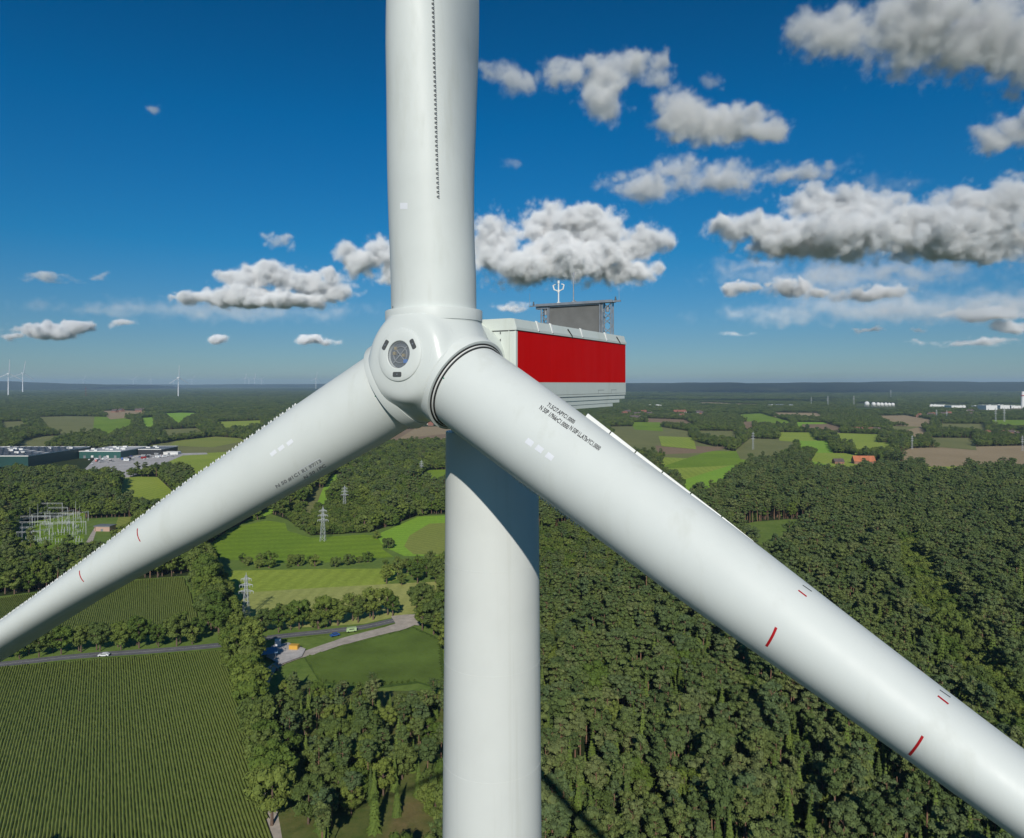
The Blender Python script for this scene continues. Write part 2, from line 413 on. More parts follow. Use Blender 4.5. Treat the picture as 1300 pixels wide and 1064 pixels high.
for b in (1, 2, 3):
    d, cw, nn = frame_b(b); M = place(d, cw, C)
    mb = MB(); mb.lathe([(1.50, 1.0), (1.655, 1.10), (1.675, 1.365), (1.665, 1.372), (1.665, 1.380), (1.695, 1.387), (1.70, 1.755), (1.69, 1.775), (1.55, 1.78), (1.50, 1.70)], 128, M, False)
    col = tpart('blade_collar', mb, [M_white], True, 30)
    if b == 2: col['label'] = 'collar with a wide open black seal'
    if b == 2:
        for r0, z0, mat, nm in ((1.60, 1.78, M_seal, 'seal'), (1.555, 1.835, M_plate, 'clamp_ring'), (1.53, 1.875, M_seal, 'seal')):
            mb = MB(); mb.lathe([(1.46, z0-.03), (r0, z0-.02), (r0, z0+.022), (1.46, z0+.03)], 128, M, False)
            mb.build(nm, [mat], col, True)
    else:
        mb = MB(); mb.lathe([(1.46, 1.76), (1.515, 1.765), (1.515, 1.80), (1.46, 1.805)], 128, M, False)
        mb.build('seal', [M_seal if b == 3 else M_nac], col, True)
# nose disc, porthole with the hardware behind it, three slots
nose_o = C + n_*1.985
Mn = place(n_, e_, nose_o)
mb = MB(); prof = []
for r, z in ((0.92, -0.14), (0.90, -0.05), (0.87, -0.005), (0.80, 0.030), (0.60, 0.046), (0.475, 0.05), (0.455, 0.04), (0.44, -0.10)): prof.append((r, z))
mb.lathe(prof, 128, Mn, False)
nose = mb.build('nose_disc', [M_white], root, True, 25, off)
mb = MB(); mb.lathe([(0.445, 0.02), (0.30, 0.036), (0.02, 0.045)], 64, Mn, False)
mb.build('porthole', [M_glass], nose, True)
mb = MB(); mb.lathe([(0.45, 0.015), (0.45, -0.10), (0.002, -0.101)], 48, Mn, False)
mb.mi = 1
for k in range(2):
    t = k*math.pi/2 + 0.8
    mb.tube(Mn @ Vector((0.38*math.cos(t), 0.38*math.sin(t), -0.05)), Mn @ Vector((-0.38*math.cos(t), -0.38*math.sin(t), -0.05)), 0.022)
mb.lathe([(0.25, -0.06), (0.27, -0.03), (0.29, -0.06)], 40, Mn, False)
mb.mi = 2
for x, y in ((-.2, .22), (.14, -.02), (-.24, .05)): mb.box(x-.05, x+.05, y-.05, y+.05, -.09, -.02, Mn)
mb.mi = 3; mb.box(0.17, 0.33, -0.28, -0.16, -0.06, -0.02, Mn)
mb.build('pitch_hardware', [simple('well_grey', (.06, .07, .085), .4), simple('strut_grey', (.22, .23, .24), .5), M_brass, M_blue], nose, False)
for k in range(3):
    t = R(270 + 120*k)
    cx, cyy = 0.655*math.cos(t), 0.655*math.sin(t)
    Ms = Mn @ Matrix.Translation((cx, cyy, 0.035)) @ Matrix.Rotation(t + R(90), 4, 'Z')
    pts = []
    for sx, sy, a0 in ((1, 1, 0), (-1, 1, 90), (-1, -1, 180), (1, -1, 270)):
        for i in range(5):
            q = R(a0 + i*22.5); pts.append((sx*0.13 + 0.045*math.cos(q), sy*0.035 + 0.045*math.sin(q)))
    mb = MB(); mb.prism(pts, 0, 0.02); mb.mi = 1; mb.box(-.02, .03, -.02, .02, .02, .03)
    mb.v = [tuple(Ms @ Vector(p)) for p in mb.v]
    mb.build('slot', [M_slot, M_steel], nose, False)
# rear flange with grey bolted hatch between spinner and nacelle
Mb = place(back, e_, C)
mb = MB(); mb.lathe([(1.3, 1.2), (1.52, 1.25), (1.56, 1.9), (1.56, 2.6)], 96, Mb, False); tpart('neck', mb, [M_nac])
mb = MB()
Mh = place(back, e_, C)
for i in range(5):
    t = R(52 + i*4.2)
    p = Mh @ Vector((1.93*math.cos(t), 1.93*math.sin(t)*1.0, 0.55))
hd = np.array(e_)*math.cos(R(47)) + np.array([0, 0, 1.0])*math.sin(R(47))
hp = C + hd*1.80 + back*0.75
Mh = place(hd*0.8 + back*0.45, back, hp)
mb.box(-.30, .34, -.16, .16, -.12, .075, Mh); mb.mi = 1
for i in range(4): mb.box(-.26+.15*i, -.16+.15*i, -.12, .12, .075, .095, Mh)
tpart('grey_hatch', mb, [M_slot, M_steel_dk], False)

# tower
r_top, z_top = 1.842, H - 1.9
def tower_r(z): return 1.842 + (z_top - z)*0.0081
mb = MB(); prof = [(tower_r(0)+.1, 0.0), (tower_r(0)+.1, 0.3), (tower_r(0), 0.31)]
zz = list(np.arange(3, z_top, 3.0)) + [z_top]
for z in zz: prof.append((tower_r(z), z))
prof.append((1.5, z_top+0.02)); prof.append((1.5, H-1.0))
Mt = Matrix.Translation((TW[0], TW[1], 0))
mb.lathe(prof, 160, Mt); tow = tpart('tower', mb, [M_tower], True, 30)
for z in (H-7.05, H-10.95, H-14.9, H-18.9, H-40, H-70, H-95):
    mb = MB(); r = tower_r(z); mb.lathe([(r-.01, z-.015), (r+.004, z-.01), (r+.004, z+.01), (r-.01, z+.015)], 160, Mt, False)
    mb.build('weld_seam', [M_tower], tow, True)
mb = MB(); mb.box(-.5, .5, -tower_r(0)-.12, -tower_r(1)+.3, 0.9, 3.1, Mt); mb.build('door', [M_steel], tow, False)

# nacelle: local x = e (right), y = back, z = up, origin at hub height over the hub
Mz = Matrix(((e_[0], back[0], 0, C[0]), (e_[1], back[1], 0, C[1]), (0, 0, 1, H), (0, 0, 0, 1)))
w2, yf, yr = 2.0, 2.25, 13.6
def nbox(mb, *a): mb.box(*a, Mz)
mb = MB()
nbox(mb, -w2+.02, w2-.02, yf+.01, yr-.02, -0.465, 1.96)
body = tpart('nacelle', mb, [M_nac], False)
bev = body.modifiers.new('bevel', 'BEVEL'); bev.width = 0.05; bev.segments = 3
# red stripe panels on both sides, seamed
for sx in (1, -1):
    mb = MB()
    ys = [yf+.14, 5.2, 8.1, 10.9, yr-.06]
    for y0, y1 in zip(ys[:-1], ys[1:]):
        x0, x1 = sorted((sx*(w2-.02), sx*(w2+.012)))
        nbox(mb, x0, x1, y0+.004, y1-.004, 0.05, 1.955)
    mb.build('red_panel', [M_red], body, False)
mb = MB()
for sx in (1, -1):
    x0, x1 = sorted((sx*(w2-.02), sx*(w2+.012)))
    nbox(mb, x0, x1, yf+.02, yr-.02, -0.462, 0.045)
    nbox(mb, x0, x1, yf+.02, yf+.135, 0.05, 1.955)
mb.build('lower_panel', [M_nac], body, False)
# roof cap: sloping coping round the top with joint straps
def cap_profile(y0, y1, name, mats):
    mb = MB(); P = [(w2+.05, 1.965), (w2+.05, 2.06), (w2-.05, 2.38), (w2-.20, 2.40), (-w2+.20, 2.40), (-w2+.05, 2.38), (-w2-.05, 2.06), (-w2-.05, 1.965)]
    V = [Mz @ Vector((x, y0, z)) for x, z in P] + [Mz @ Vector((x, y1, z)) for x, z in P]; n = len(P)
    mb.add(V, [tuple(range(n)), tuple(range(2*n-1, n-1, -1))] + [(i, n+i, n+(i+1) % n, (i+1) % n) for i in range(n)])
    o = mb.build(name, mats, body, False); return o
cap_profile(yf-.02, yr-.10, 'roof_cap', [M_nac])
mb = MB(); nbox(mb, -w2-.03, w2+.03, yr-.10, yr+.03, 1.965, 2.10); mb.build('rear_coping', [M_nac], body, False)
for y in (yf+1.75, 5.2, 8.15, 10.95):
    mb = MB(); P = [(w2+.045, 2.0), (w2+.075, 2.03), (w2-.02, 2.40), (w2-.09, 2.43), (w2-.09, 2.36)]
    V = [Mz @ Vector((x, y-.05, z)) for x, z in P] + [Mz @ Vector((x, y+.05, z)) for x, z in P]; n = len(P)
    mb.add(V, [tuple(range(n)), tuple(range(2*n-1, n-1, -1))] + [(i, n+i, n+(i+1) % n, (i+1) % n) for i in range(n)])
    mb.build('joint_strap', [M_plate], body, False)
for y in (6.9, 12.5):
    mb = MB(); mb.tube(Mz @ Vector((w2+.02, y-.2, 2.28)), Mz @ Vector((w2+.07, y+.12, 2.02)), 0.022)
    mb.tube(Mz @ Vector((w2+.07, y+.12, 2.02)), Mz @ Vector((w2+.10, y+.12, 1.90)), 0.018); mb.build('lashing_hook', [M_seal], body, False)
# front wall: rivets and corner strip
mb = MB(); nbox(mb, w2-.30, w2-.26, yf-.012, yf+.012, -.45, 1.95)
mb.mi = 1
for i in range(9): nbox(mb, w2-.66, w2-.63, yf-.014, yf+.012, -.25+.26*i, -.17+.26*i)
nbox(mb, .2, w2-.05, yf-.004, yf+.012, 1.93, 1.955)
mb.build('front_trim', [M_nac, M_steel_dk], body, False)
# stepped underside
mb = MB()
nbox(mb, -w2+.03, w2+.0, yf+.6, yr-.02, -0.56, -0.475); nbox(mb, -w2+.05, w2-.02, yf+.6, yr-.10, -0.75, -0.562)
nbox(mb, -w2+.08, w2-.05, yf+.6, yr-.75, -0.93, -0.752); nbox(mb, -w2+.10, w2-.07, yf+.7, yr-1.6, -1.10, -0.932)
sk = mb.build('underside', [M_nac], body, False)
mb = MB()
for i in range(7): nbox(mb, w2-.20, w2-.06, 5.0+i*.8, 5.5+i*.8, -.762, -.752)
nbox(mb, w2-.0, w2+.006, yf+.6, yr-.1, -.5745, -.5615)
for y in (10.0, 11.6):
    nbox(mb, w2+.013, w2+.017, y, y+.012, -.46, -.30); nbox(mb, w2+.013, w2+.017, y, y+.7, -.31, -.298)
mb.build('groove', [M_steel_dk], sk, False)
mb = MB(); mb.lathe([(1.62, H-1.9), (1.62, H-1.3), (1.5, H-1.25), (1.5, H-1.0)], 96, Mt, False); mb.build('yaw_ring', [M_nac], body, True)
# a brass lifting bracket at the front top corner and a hatch on the roof
mb = MB(); nbox(mb, -.1, .35, yf+.1, yf+.35, 2.40, 2.50); nbox(mb, .05, .2, yf+.15, yf+.3, 2.50, 2.58); mb.build('bracket', [M_brass], body, False)
mb = MB(); nbox(mb, -1.2, 1.2, 4.2, 6.6, 2.40, 2.47); nbox(mb, -.9, .9, 7.4, 9.2, 2.40, 2.46); mb.build('roof_hatch', [M_nac], body, False)

# cooler on the roof: louvred panel between two lattice side frames, top beam
yc = 11.9
mb = MB(); nbox(mb, -1.47, -1.42, yc-.06, yc+.30, 2.42, 3.94); nbox(mb, 1.30, 1.36, yc-.08, yc+.30, 2.42, 3.94)
nbox(mb, -1.42, 1.30, yc-.05, yc+.28, 2.44, 2.50); nbox(mb, -1.42, 1.30, yc-.07, yc+.30, 3.86, 3.94)
cool = tpart('cooler', mb, [M_steel], False)
mb = MB(); nbox(mb, -1.42, 1.30, yc+.10, yc+.20, 2.505, 3.855)
mb.mi = 1
for i in range(34):
    z = 2.52 + i*0.0392
    Ml = Mz @ Matrix.Translation((0, yc+.02, z)) @ Matrix.Rotation(R(40), 4, 'X')
    mb.box(-1.415, 1.295, -.028, .028, -.004, .004, Ml)
mb.build('louvre_panel', [M_steel_dk, M_louvre], cool, False)
mb = MB(); nbox(mb, -2.15, 2.02, yc-.16, yc+.34, 3.945, 4.02); nbox(mb, -2.15, 2.02, yc-.18, yc-.16, 3.93, 4.05)
nbox(mb, -2.6, -2.15, yc-.03, yc+.03, 3.95, 4.0); nbox(mb, 2.02, 2.38, yc-.04, yc+.04, 3.94, 4.02)
nbox(mb, -2.2, -1.5, yc-.05, yc+.2, 3.80, 3.94)
mb.build('top_beam', [M_steel], cool, False)
for x0, x1, bx in ((-1.93, -1.50, -1.2), (1.40, 1.92, 1.65)):
    mb = MB()
    for x in (x0+.03, x1-.03):
        for y in (yc-.02, yc+.26): mb.tube(Mz @ Vector((x, y, 2.40)), Mz @ Vector((x, y, 3.95)), 0.038, n=8)
    k = 4
    for i in range(k):
        za, zb = 2.45 + i*1.45/k, 2.45 + (i+1)*1.45/k
        xa, xb = (x0+.03, x1-.03) if i % 2 else (x1-.03, x0+.03)
        mb.tube(Mz @ Vector((xa, yc-.02, za)), Mz @ Vector((xb, yc-.02, zb)), 0.022); mb.tube(Mz @ Vector((xb, yc+.26, za)), Mz @ Vector((xa, yc+.26, zb)), 0.022)
    mb.tube(Mz @ Vector(((x0+x1)/2, yc+.1, 3.5)), Mz @ Vector(((x0+x1)/2, yc+.1, 3.8)), 0.09, n=10)
    mb.build('side_frame', [M_steel], cool, False)
def npole(mb, x, z0, z1, r, y=0.1): mb.tube(Mz @ Vector((x, yc+y, z0)), Mz @ Vector((x, yc+y, z1)), r)
mb = MB(); npole(mb, -.98, 4.02, 4.12, .09); npole(mb, -.98, 4.1, 5.1, .035); npole(mb, -.98, 5.06, 5.2, .06)
for sx in (-1, 1):
    mb.tube(Mz @ Vector((-.98, yc+.1, 4.66)), Mz @ Vector((-.98+sx*.24, yc+.1, 4.76)), .03); mb.tube(Mz @ Vector((-.98+sx*.24, yc+.1, 4.74)), Mz @ Vector((-.98+sx*.31, yc+.1, 4.98)), .035)
    mb.tube(Mz @ Vector((-.98+sx*.31, yc+.1, 4.97)), Mz @ Vector((-.98+sx*.17, yc+.1, 5.02)), .028)
npole(mb, -.98, 4.6, 4.74, .06); ws = tpart('wind_sensor', mb, [M_plate], False)
mb = MB(); npole(mb, -.15, 4.02, 4.12, .11); npole(mb, -.15, 4.1, 5.45, .030); npole(mb, -.15, 5.40, 5.55, .042)
mb.tube(Mz @ Vector((-.15, yc+.1, 4.18)), Mz @ Vector((.0, yc+.1, 4.08)), .03); tpart('mast', mb, [M_steel], False)
for x, z1 in ((-2.58, 4.65), (2.30, 4.78)):
    mb = MB(); npole(mb, x, 3.98, z1, .008, 0); tpart('whip_antenna', mb, [M_steel], False)
for x in (-2.35, 2.12):
    mb = MB(); npole(mb, x, 4.0, 4.10, .05, 0); npole(mb, x, 4.1, 4.2, .03, 0); tpart('warning_light', mb, [M_steel_dk], False)

# ------------------------------------------------------------------ haze: one closed box of even, pale air round everything
HAZE = 4.5e-5
# (built at the end of the script)

# ------------------------------------------------------------------ ground and fields
def ground_mat():
    m, nt, b = new_mat('forest_floor')
    n1 = noise(nt, 0.02, 6, 0.6); n2 = noise(nt, 0.0012, 5, 0.6); n3 = noise(nt, 0.25, 4, 0.7)
    c = ramp(nt, [(0.3, (0.020, 0.032, 0.010)), (0.5, (0.035, 0.052, 0.016)), (0.72, (0.055, 0.060, 0.025))], n1)
    c = mixc(nt, ramp(nt, [(0.35, (0, 0, 0)), (0.65, (0.6,)*3)], n3), c, (0.026, 0.040, 0.012))
    nt.links.new(c, b.inputs['Base Color']); b.inputs['Roughness'].default_value = 0.95; b.inputs['Specular IOR Level'].default_value = 0.1
    return m
mb = MB()
xs = [-24500, -12000, -6000, -3000, -1500, 0, 1500, 3000, 6000, 12000, 24500]; ys = [-2800, 0, 800, 2000, 5000, 10000, 18000, 26500]
V = [(x, y, 0) for y in ys for x in xs]; nxs = len(xs)
mb.add(V, [(j*nxs+i, j*nxs+i+1, (j+1)*nxs+i+1, (j+1)*nxs+i) for j in range(len(ys)-1) for i in range(nxs-1)])
g = mb.build('ground', [ground_mat()]); tag(g, kind='structure')

def field_mat(name, c1, c2, c3=None, _k=1.45, stripe=None, scale=0.01, az=0.0, fine=0.35, rough=0.9):
    m, nt, b = new_mat(name)
    c3 = c3 or tuple((x+y)/2 for x, y in zip(c1, c2))
    c1, c2, c3 = (tuple(x*_k for x in q) for q in (c1, c2, c3))
    n1 = noise(nt, scale, 6, 0.62, dist=0.6); n2 = noise(nt, fine, 5, 0.7)
    c = ramp(nt, [(0.32, c1), (0.5, c3), (0.68, c2)], n1)
    c = mixc(nt, 0.35, c, ramp(nt, [(0.3, tuple(x*0.6 for x in c1)), (0.7, tuple(min(1, x*1.35) for x in c2))], n2))
    if stripe:
        tc = nt.nodes.new('ShaderNodeTexCoord'); mp = nt.nodes.new('ShaderNodeMapping'); mp.inputs['Rotation'].default_value = (0, 0, az)
        nt.links.new(tc.outputs['Object'], mp.inputs[0]); w = nt.nodes.new('ShaderNodeTexWave'); w.inputs['Scale'].default_value = 0.314/stripe
        w.inputs['Distortion'].default_value = 1.2; w.inputs['Detail'].default_value = 3; w.inputs['Detail Scale'].default_value = 0.4
        nt.links.new(mp.outputs[0], w.inputs[0])
        c = mixc(nt, ramp(nt, [(0.2, (0, 0, 0)), (0.9, (0.22,)*3)], w.outputs[1]), c, tuple(x*0.62 for x in c1))
    nt.links.new(c, b.inputs['Base Color']); b.inputs['Roughness'].default_value = rough; b.inputs['Specular IOR Level'].default_value = 0.15
    bump(nt, b, n2, 0.5, 0.5)
    return m
FM = dict(
  meadow=field_mat('meadow', (0.165, 0.225, 0.026), (0.245, 0.290, 0.045), stripe=9, az=R(4)),
  hay=field_mat('hay_meadow', (0.215, 0.245, 0.060), (0.290, 0.290, 0.095), stripe=7, az=R(2)),
  green=field_mat('crop_green', (0.085, 0.150, 0.012), (0.170, 0.245, 0.020), stripe=14, az=R(80)),
  bright=field_mat('bright_grass', (0.140, 0.260, 0.020), (0.195, 0.320, 0.035), stripe=8, az=R(75)),
  corn=field_mat('corn_ground', (0.060, 0.088, 0.018), (0.085, 0.115, 0.024)),
  dark=field_mat('dark_crop', (0.040, 0.072, 0.014), (0.062, 0.098, 0.020), stripe=4, az=R(-62)),
  olive=field_mat('olive_field', (0.115, 0.125, 0.040), (0.165, 0.165, 0.060), stripe=16, az=R(85)),
  plough=field_mat('ploughed_field', (0.150, 0.190, 0.032), (0.200, 0.215, 0.050), stripe=5.5, az=R(-50)),
  brown=field_mat('brown_field', (0.150, 0.105, 0.060), (0.200, 0.140, 0.085)),
  tan=field_mat('stubble_field', (0.220, 0.165, 0.090), (0.270, 0.205, 0.120)),
  clearing=field_mat('clearing', (0.050, 0.078, 0.016), (0.130, 0.100, 0.042), (0.065, 0.098, 0.020), scale=0.05),
  verge=field_mat('verge_grass', (0.070, 0.120, 0.020), (0.120, 0.165, 0.035), scale=0.06),
)
OPEN = []          # no forest on these (world polygons)
SURF = []
zlev = [0.05]
def wpoly(P): return [ground(u, v) for u, v in P]
def near_ext(P, f=0.2):
    vs_ = [v for _, v in P]; a, b = min(vs_), max(vs_)
    if b - a < 1e-3: return P
    return [(u, V0 + (v-V0)*(1 + f*max(0, (v-a)/(b-a)-.35)/.65)) for u, v in P]
def field(name, mat, P, ext=0.2, op=True):
    w = wpoly(near_ext(P, ext) if ext else P)
    zlev[0] += 0.012; me = mesh(name, [(x, y, zlev[0]) for x, y in w], [tuple(range(len(w)))])
    bm = bmesh.new(); bm.from_mesh(me); bmesh.ops.triangulate(bm, faces=bm.faces)
    for f in bm.faces:
        if f.normal.z < 0: f.normal_flip()
    bm.to_mesh(me); bm.free()
    o = obj(name, me, FM[mat] if isinstance(mat, str) else mat); tag(o, kind='structure')
    if op: OPEN.append(np.array(w))
    return o, w
def inside(P, x, y):
    """vectorised point in polygon"""
    x = np.asarray(x); y = np.asarray(y); r = np.zeros(x.shape, bool); n = len(P)
    for i in range(n):
        x1, y1 = P[i]; x2, y2 = P[(i+1) % n]
        if y1 == y2: continue
        c = ((y1 > y) != (y2 > y)) & (x < (x2-x1)*(y-y1)/(y2-y1)+x1); r ^= c
    return r
# far farmland base on the right, a patchwork
def patch_mat():
    m, nt, b = new_mat('farmland')
    tc = nt.nodes.new('ShaderNodeTexCoord'); mp = nt.nodes.new('ShaderNodeMapping'); mp.inputs['Scale'].default_value = (0.0030, 0.0022, 1); mp.inputs['Rotation'].default_value = (0, 0, 0.3)
    nt.links.new(tc.outputs['Object'], mp.inputs[0]); v = nt.nodes.new('ShaderNodeTexVoronoi'); v.voronoi_dimensions = '2D'; v.distance = 'CHEBYCHEV'
    nt.links.new(mp.outputs[0], v.inputs['Vector']); v.inputs['Scale'].default_value = 1.0
    sep = nt.nodes.new('ShaderNodeSeparateColor'); nt.links.new(v.outputs['Color'], sep.inputs[0])
    r = nt.nodes.new('ShaderNodeValToRGB'); r.color_ramp.interpolation = 'CONSTANT'; nt.links.new(sep.outputs[0], r.inputs[0])
    cs = [(0, (0.035, 0.050, 0.016)), (.28, (0.10, 0.125, 0.035)), (.45, (0.075, 0.130, 0.025)), (.58, (0.045, 0.065, 0.018)), (.70, (0.14, 0.14, 0.06)), (.82, (0.20, 0.15, 0.09)), (.90, (0.09, 0.17, 0.03))]
    while len(r.color_ramp.elements) < len(cs): r.color_ramp.elements.new(.5)
    for i, (p, c) in enumerate(cs): r.color_ramp.elements[i].position = p; r.color_ramp.elements[i].color = (*c, 1)
    n2 = noise(nt, 0.02, 5, .6)
    c = mixc(nt, 0.3, r.outputs[0], ramp(nt, [(.3, (.03, .045, .014)), (.7, (.12, .13, .05))], n2))
    nt.links.new(c, b.inputs['Base Color']); b.inputs['Roughness'].default_value = .95; b.inputs['Specular IOR Level'].default_value = .1
    return m
FM['patch'] = patch_mat()
FARM = [ground(*p) for p in ((700, 578), (760, 560), (880, 570), (1010, 570), (1120, 573), (1420, 573), (1500, 540), (1500, 506), (1300, 506), (1000, 507), (760, 508), (600, 520), (600, 560))]
zlev[0] = 0.02; field('farmland', 'patch', [pix(*p) for p in FARM], 0, False)
zlev[0] = 0.05
# open valley on the left
VALLEY = [(-500, 1150), (-420, 775), (0, 757), (60, 750), (150, 737), (238, 731), (256, 700), (292, 672), (337, 650), (365, 660), (395, 680), (470, 676), (506, 664), (531, 654), (640, 650), (640, 712), (563, 735), (563, 800), (566, 815), (566, 890), (530, 884), (478, 890), (410, 885), (380, 870), (350, 880), (334, 930), (362, 1064), (372, 1150)]
field('valley_grass', 'verge', VALLEY, 0)
_, cornA = field('corn_field', 'corn', [(-500, 1150), (-420, 880), (0, 848), (150, 836), (283, 826), (297, 880), (318, 950), (345, 1064), (352, 1150)], 0, False)
_, cornB = field('corn_field', 'corn', [(-300, 826), (-300, 772), (0, 760), (60, 752), (150, 739), (232, 733), (244, 760), (254, 803), (200, 806), (80, 812)], 0, False)
field('meadow', 'meadow', [(283, 725), (400, 722.5), (490, 722), (520, 730), (487, 742), (380, 748), (290, 754)], 0, False)
field('meadow', 'hay', [(289, 754), (380, 748), (487, 742), (566, 738), (566, 790), (500, 790), (400, 796), (312, 800), (293, 770)], 0, False)
field('crop_field', 'green', [(256, 699), (292, 671), (337, 661), (362, 664), (365, 674), (395, 683), (461, 679), (484, 681), (486, 698), (500, 707), (434, 714), (351, 715), (295, 711), (262, 707)], 0, False)
field('crop_field', 'bright', [(478, 679), (506, 667), (531, 656), (640, 651), (640, 706), (513, 706), (500, 700), (487, 695)], 0, False)
field('ploughed_field', 'plough', [(545, 665), (640, 660), (640, 706), (525, 704), (513, 694), (520, 680)], 0, False)
field('crop_field', 'dark', [(385, 834), (489, 806), (525, 796), (561, 812), (566, 878), (531, 868), (475, 875), (406, 868)], 0, False)
field('grass_field', 'bright', [(398, 617), (423, 602), (456, 603), (434, 611), (409, 620)]); field('grass_field', 'olive', [(383, 628), (398, 617), (410, 620), (396, 628)])
field('grass_field', 'bright', [(305, 667), (352, 638), (366, 630), (368, 642), (345, 652), (330, 658)], 0)
field('grass_field', 'green', [(505, 607), (542, 597), (640, 594), (640, 604), (538, 605)]); field('grass_field', 'bright', [(545, 600), (640, 594), (640, 600)])
field('brown_field', 'brown', [(490, 552), (500, 545), (640, 541), (640, 551)]); field('brown_field', 'tan', [(505, 546), (530, 542), (640, 540), (640, 542.5), (540, 545)])
field('grass_field', 'olive', [(47, 529.5), (86, 528.5), (126, 529), (137, 533), (120, 541), (87, 544), (60, 541)])
field('grass_field', 'green', [(120, 529), (150, 529.5), (168, 533), (168, 539), (137, 545), (118, 541)])
field('grass_field', 'bright', [(178, 531), (195, 529.5), (197, 537), (184, 538)]); field('grass_field', 'bright', [(206, 525), (230, 524), (257, 524.5), (238, 530), (226, 534)])
field('grass_field', 'olive', [(15, 563), (30, 557), (53, 554), (80, 553), (120, 549), (118, 552), (80, 556), (63, 560), (47, 566)])
field('brown_field', 'tan', [(126, 522), (150, 521), (184, 522), (184, 524), (140, 525)])
field('farm_field', 'olive', [(150, 577), (190, 564), (226, 559.5), (274, 554.5), (305, 556.5), (318, 563), (290, 575), (250, 577), (200, 577)])
field('farm_field', 'plough', [(215, 565), (226, 559.5), (274, 554.5), (305, 556.5), (312, 560), (270, 568), (240, 567)], 0, False)
field('farm_field', 'meadow', [(205, 585), (230, 577), (290, 574), (284, 590), (253, 599), (235, 591)])
M_gravel = field_mat('gravel_yard', (0.24, 0.23, 0.22), (0.38, 0.36, 0.34), scale=0.05)
_, yard = field('gravel_yard', M_gravel, [(95, 590), (125, 578), (168, 573), (200, 573), (232, 575.5), (262, 575), (264, 577), (232, 578.5), (195, 585), (150, 591)])
field('grass_field', 'meadow', [(145, 621), (155, 607), (175, 605.5), (200, 606), (229, 618), (222, 624), (180, 622)], 0.24)
field('grass_field', 'olive', [(-30, 650), (0, 643), (40, 641), (52, 650), (80, 651), (104, 651), (90, 657), (40, 658), (20, 662), (-30, 668)], 0)
field('grass_field', 'green', [(12, 690), (24, 664), (60, 660), (108, 651), (108, 712), (60, 720), (20, 716)], 0)
field('grass_field', 'verge', [(108, 659), (182, 656), (165, 690), (140, 716), (108, 716), (106, 690)], 0)
field('ploughed_field', 'plough', [(150, 657.5), (184, 655.5), (160, 674), (143, 680)], 0, False)
M_path = field_mat('gravel_path', (0.25, 0.22, 0.185), (0.36, 0.32, 0.27), scale=0.1)
field('path', M_path, [(106, 695), (119, 672), (123, 672), (115, 697)], 0, False)
# right-hand side
field('grass_field', 'bright', [(858, 608), (884, 603), (934, 603), (912, 616), (872, 619)]); field('grass_field', 'bright', [(886, 594), (900, 583), (958, 583), (940, 594), (916, 598)])
field('farm_field', 'meadow', [(832, 590), (846, 575), (890, 573), (976, 573), (950, 582), (884, 590), (850, 594)])
field('farm_field', 'olive', [(760, 550), (880, 558), (934, 564), (920, 568), (800, 566), (760, 562)]); field('farm_field', 'green', [(830, 578), (900, 573), (976, 573), (962, 577)])
field('farm_field', 'olive', [(934, 566), (952, 557), (990, 558), (1012, 561), (1008, 566), (980, 572), (940, 570)])
field('brown_field', 'brown', [(832, 566), (892, 567), (932, 568), (892, 572), (836, 573)], .05)
field('brown_field', 'tan', [(1138, 573), (1156, 569.5), (1210, 568), (1330, 565.5), (1330, 578), (1248, 580), (1148, 578)])
field('farm_field', 'meadow', [(1026, 584), (1036, 575), (1076, 576), (1104, 581), (1090, 587), (1060, 590)])
field('farm_field', 'bright', [(1024, 591), (1030, 586), (1050, 590), (1066, 592), (1064, 598), (1044, 597)], 0.1)
field('grass_clearing', 'verge', [(934, 668), (960, 663), (1000, 660), (1030, 661), (1040, 668), (1000, 681), (965, 688)], 0.16)
field('grass_field', 'meadow', [(1172, 593), (1224, 592.5), (1226, 595), (1180, 596)]); field('grass_field', 'meadow', [(1280, 595), (1330, 594), (1330, 597)])
field('grass_field', 'green', [(930, 527), (965, 525), (1004, 531), (1004, 534), (960, 533)]); field('grass_field', 'bright', [(1010, 536), (1050, 536.5), (1050, 539.5), (1012, 539)])
field('brown_field', 'brown', [(1018, 539), (1052, 538.5), (1068, 541), (1066, 544), (1020, 542)]); field('brown_field', 'brown', [(942, 536), (956, 535), (958, 540), (944, 540)])
field('brown_field', 'tan', [(1110, 528), (1150, 527.5), (1184, 531), (1182, 534), (1130, 533)]); field('brown_field', 'brown', [(812, 531), (870, 533), (888, 540), (830, 538)], .07)
field('farm_field', 'olive', [(770, 542), (830, 541), (876, 546), (876, 552), (780, 548)]); field('farm_field', 'green', [(1255, 533.5), (1330, 533), (1330, 537), (1262, 536.5)])
field('brown_field', 'tan', [(860, 512), (900, 511), (1010, 515.5), (1010, 517), (900, 514)], 0); field('farm_field', 'olive', [(1130, 541), (1170, 542), (1168, 545), (1134, 544)])
field('brown_field', 'tan', [(1150, 545), (1170, 542), (1180, 547), (1160, 549)]); field('farm_field', 'meadow', [(1060, 550), (1120, 552), (1110, 556), (1066, 555)])

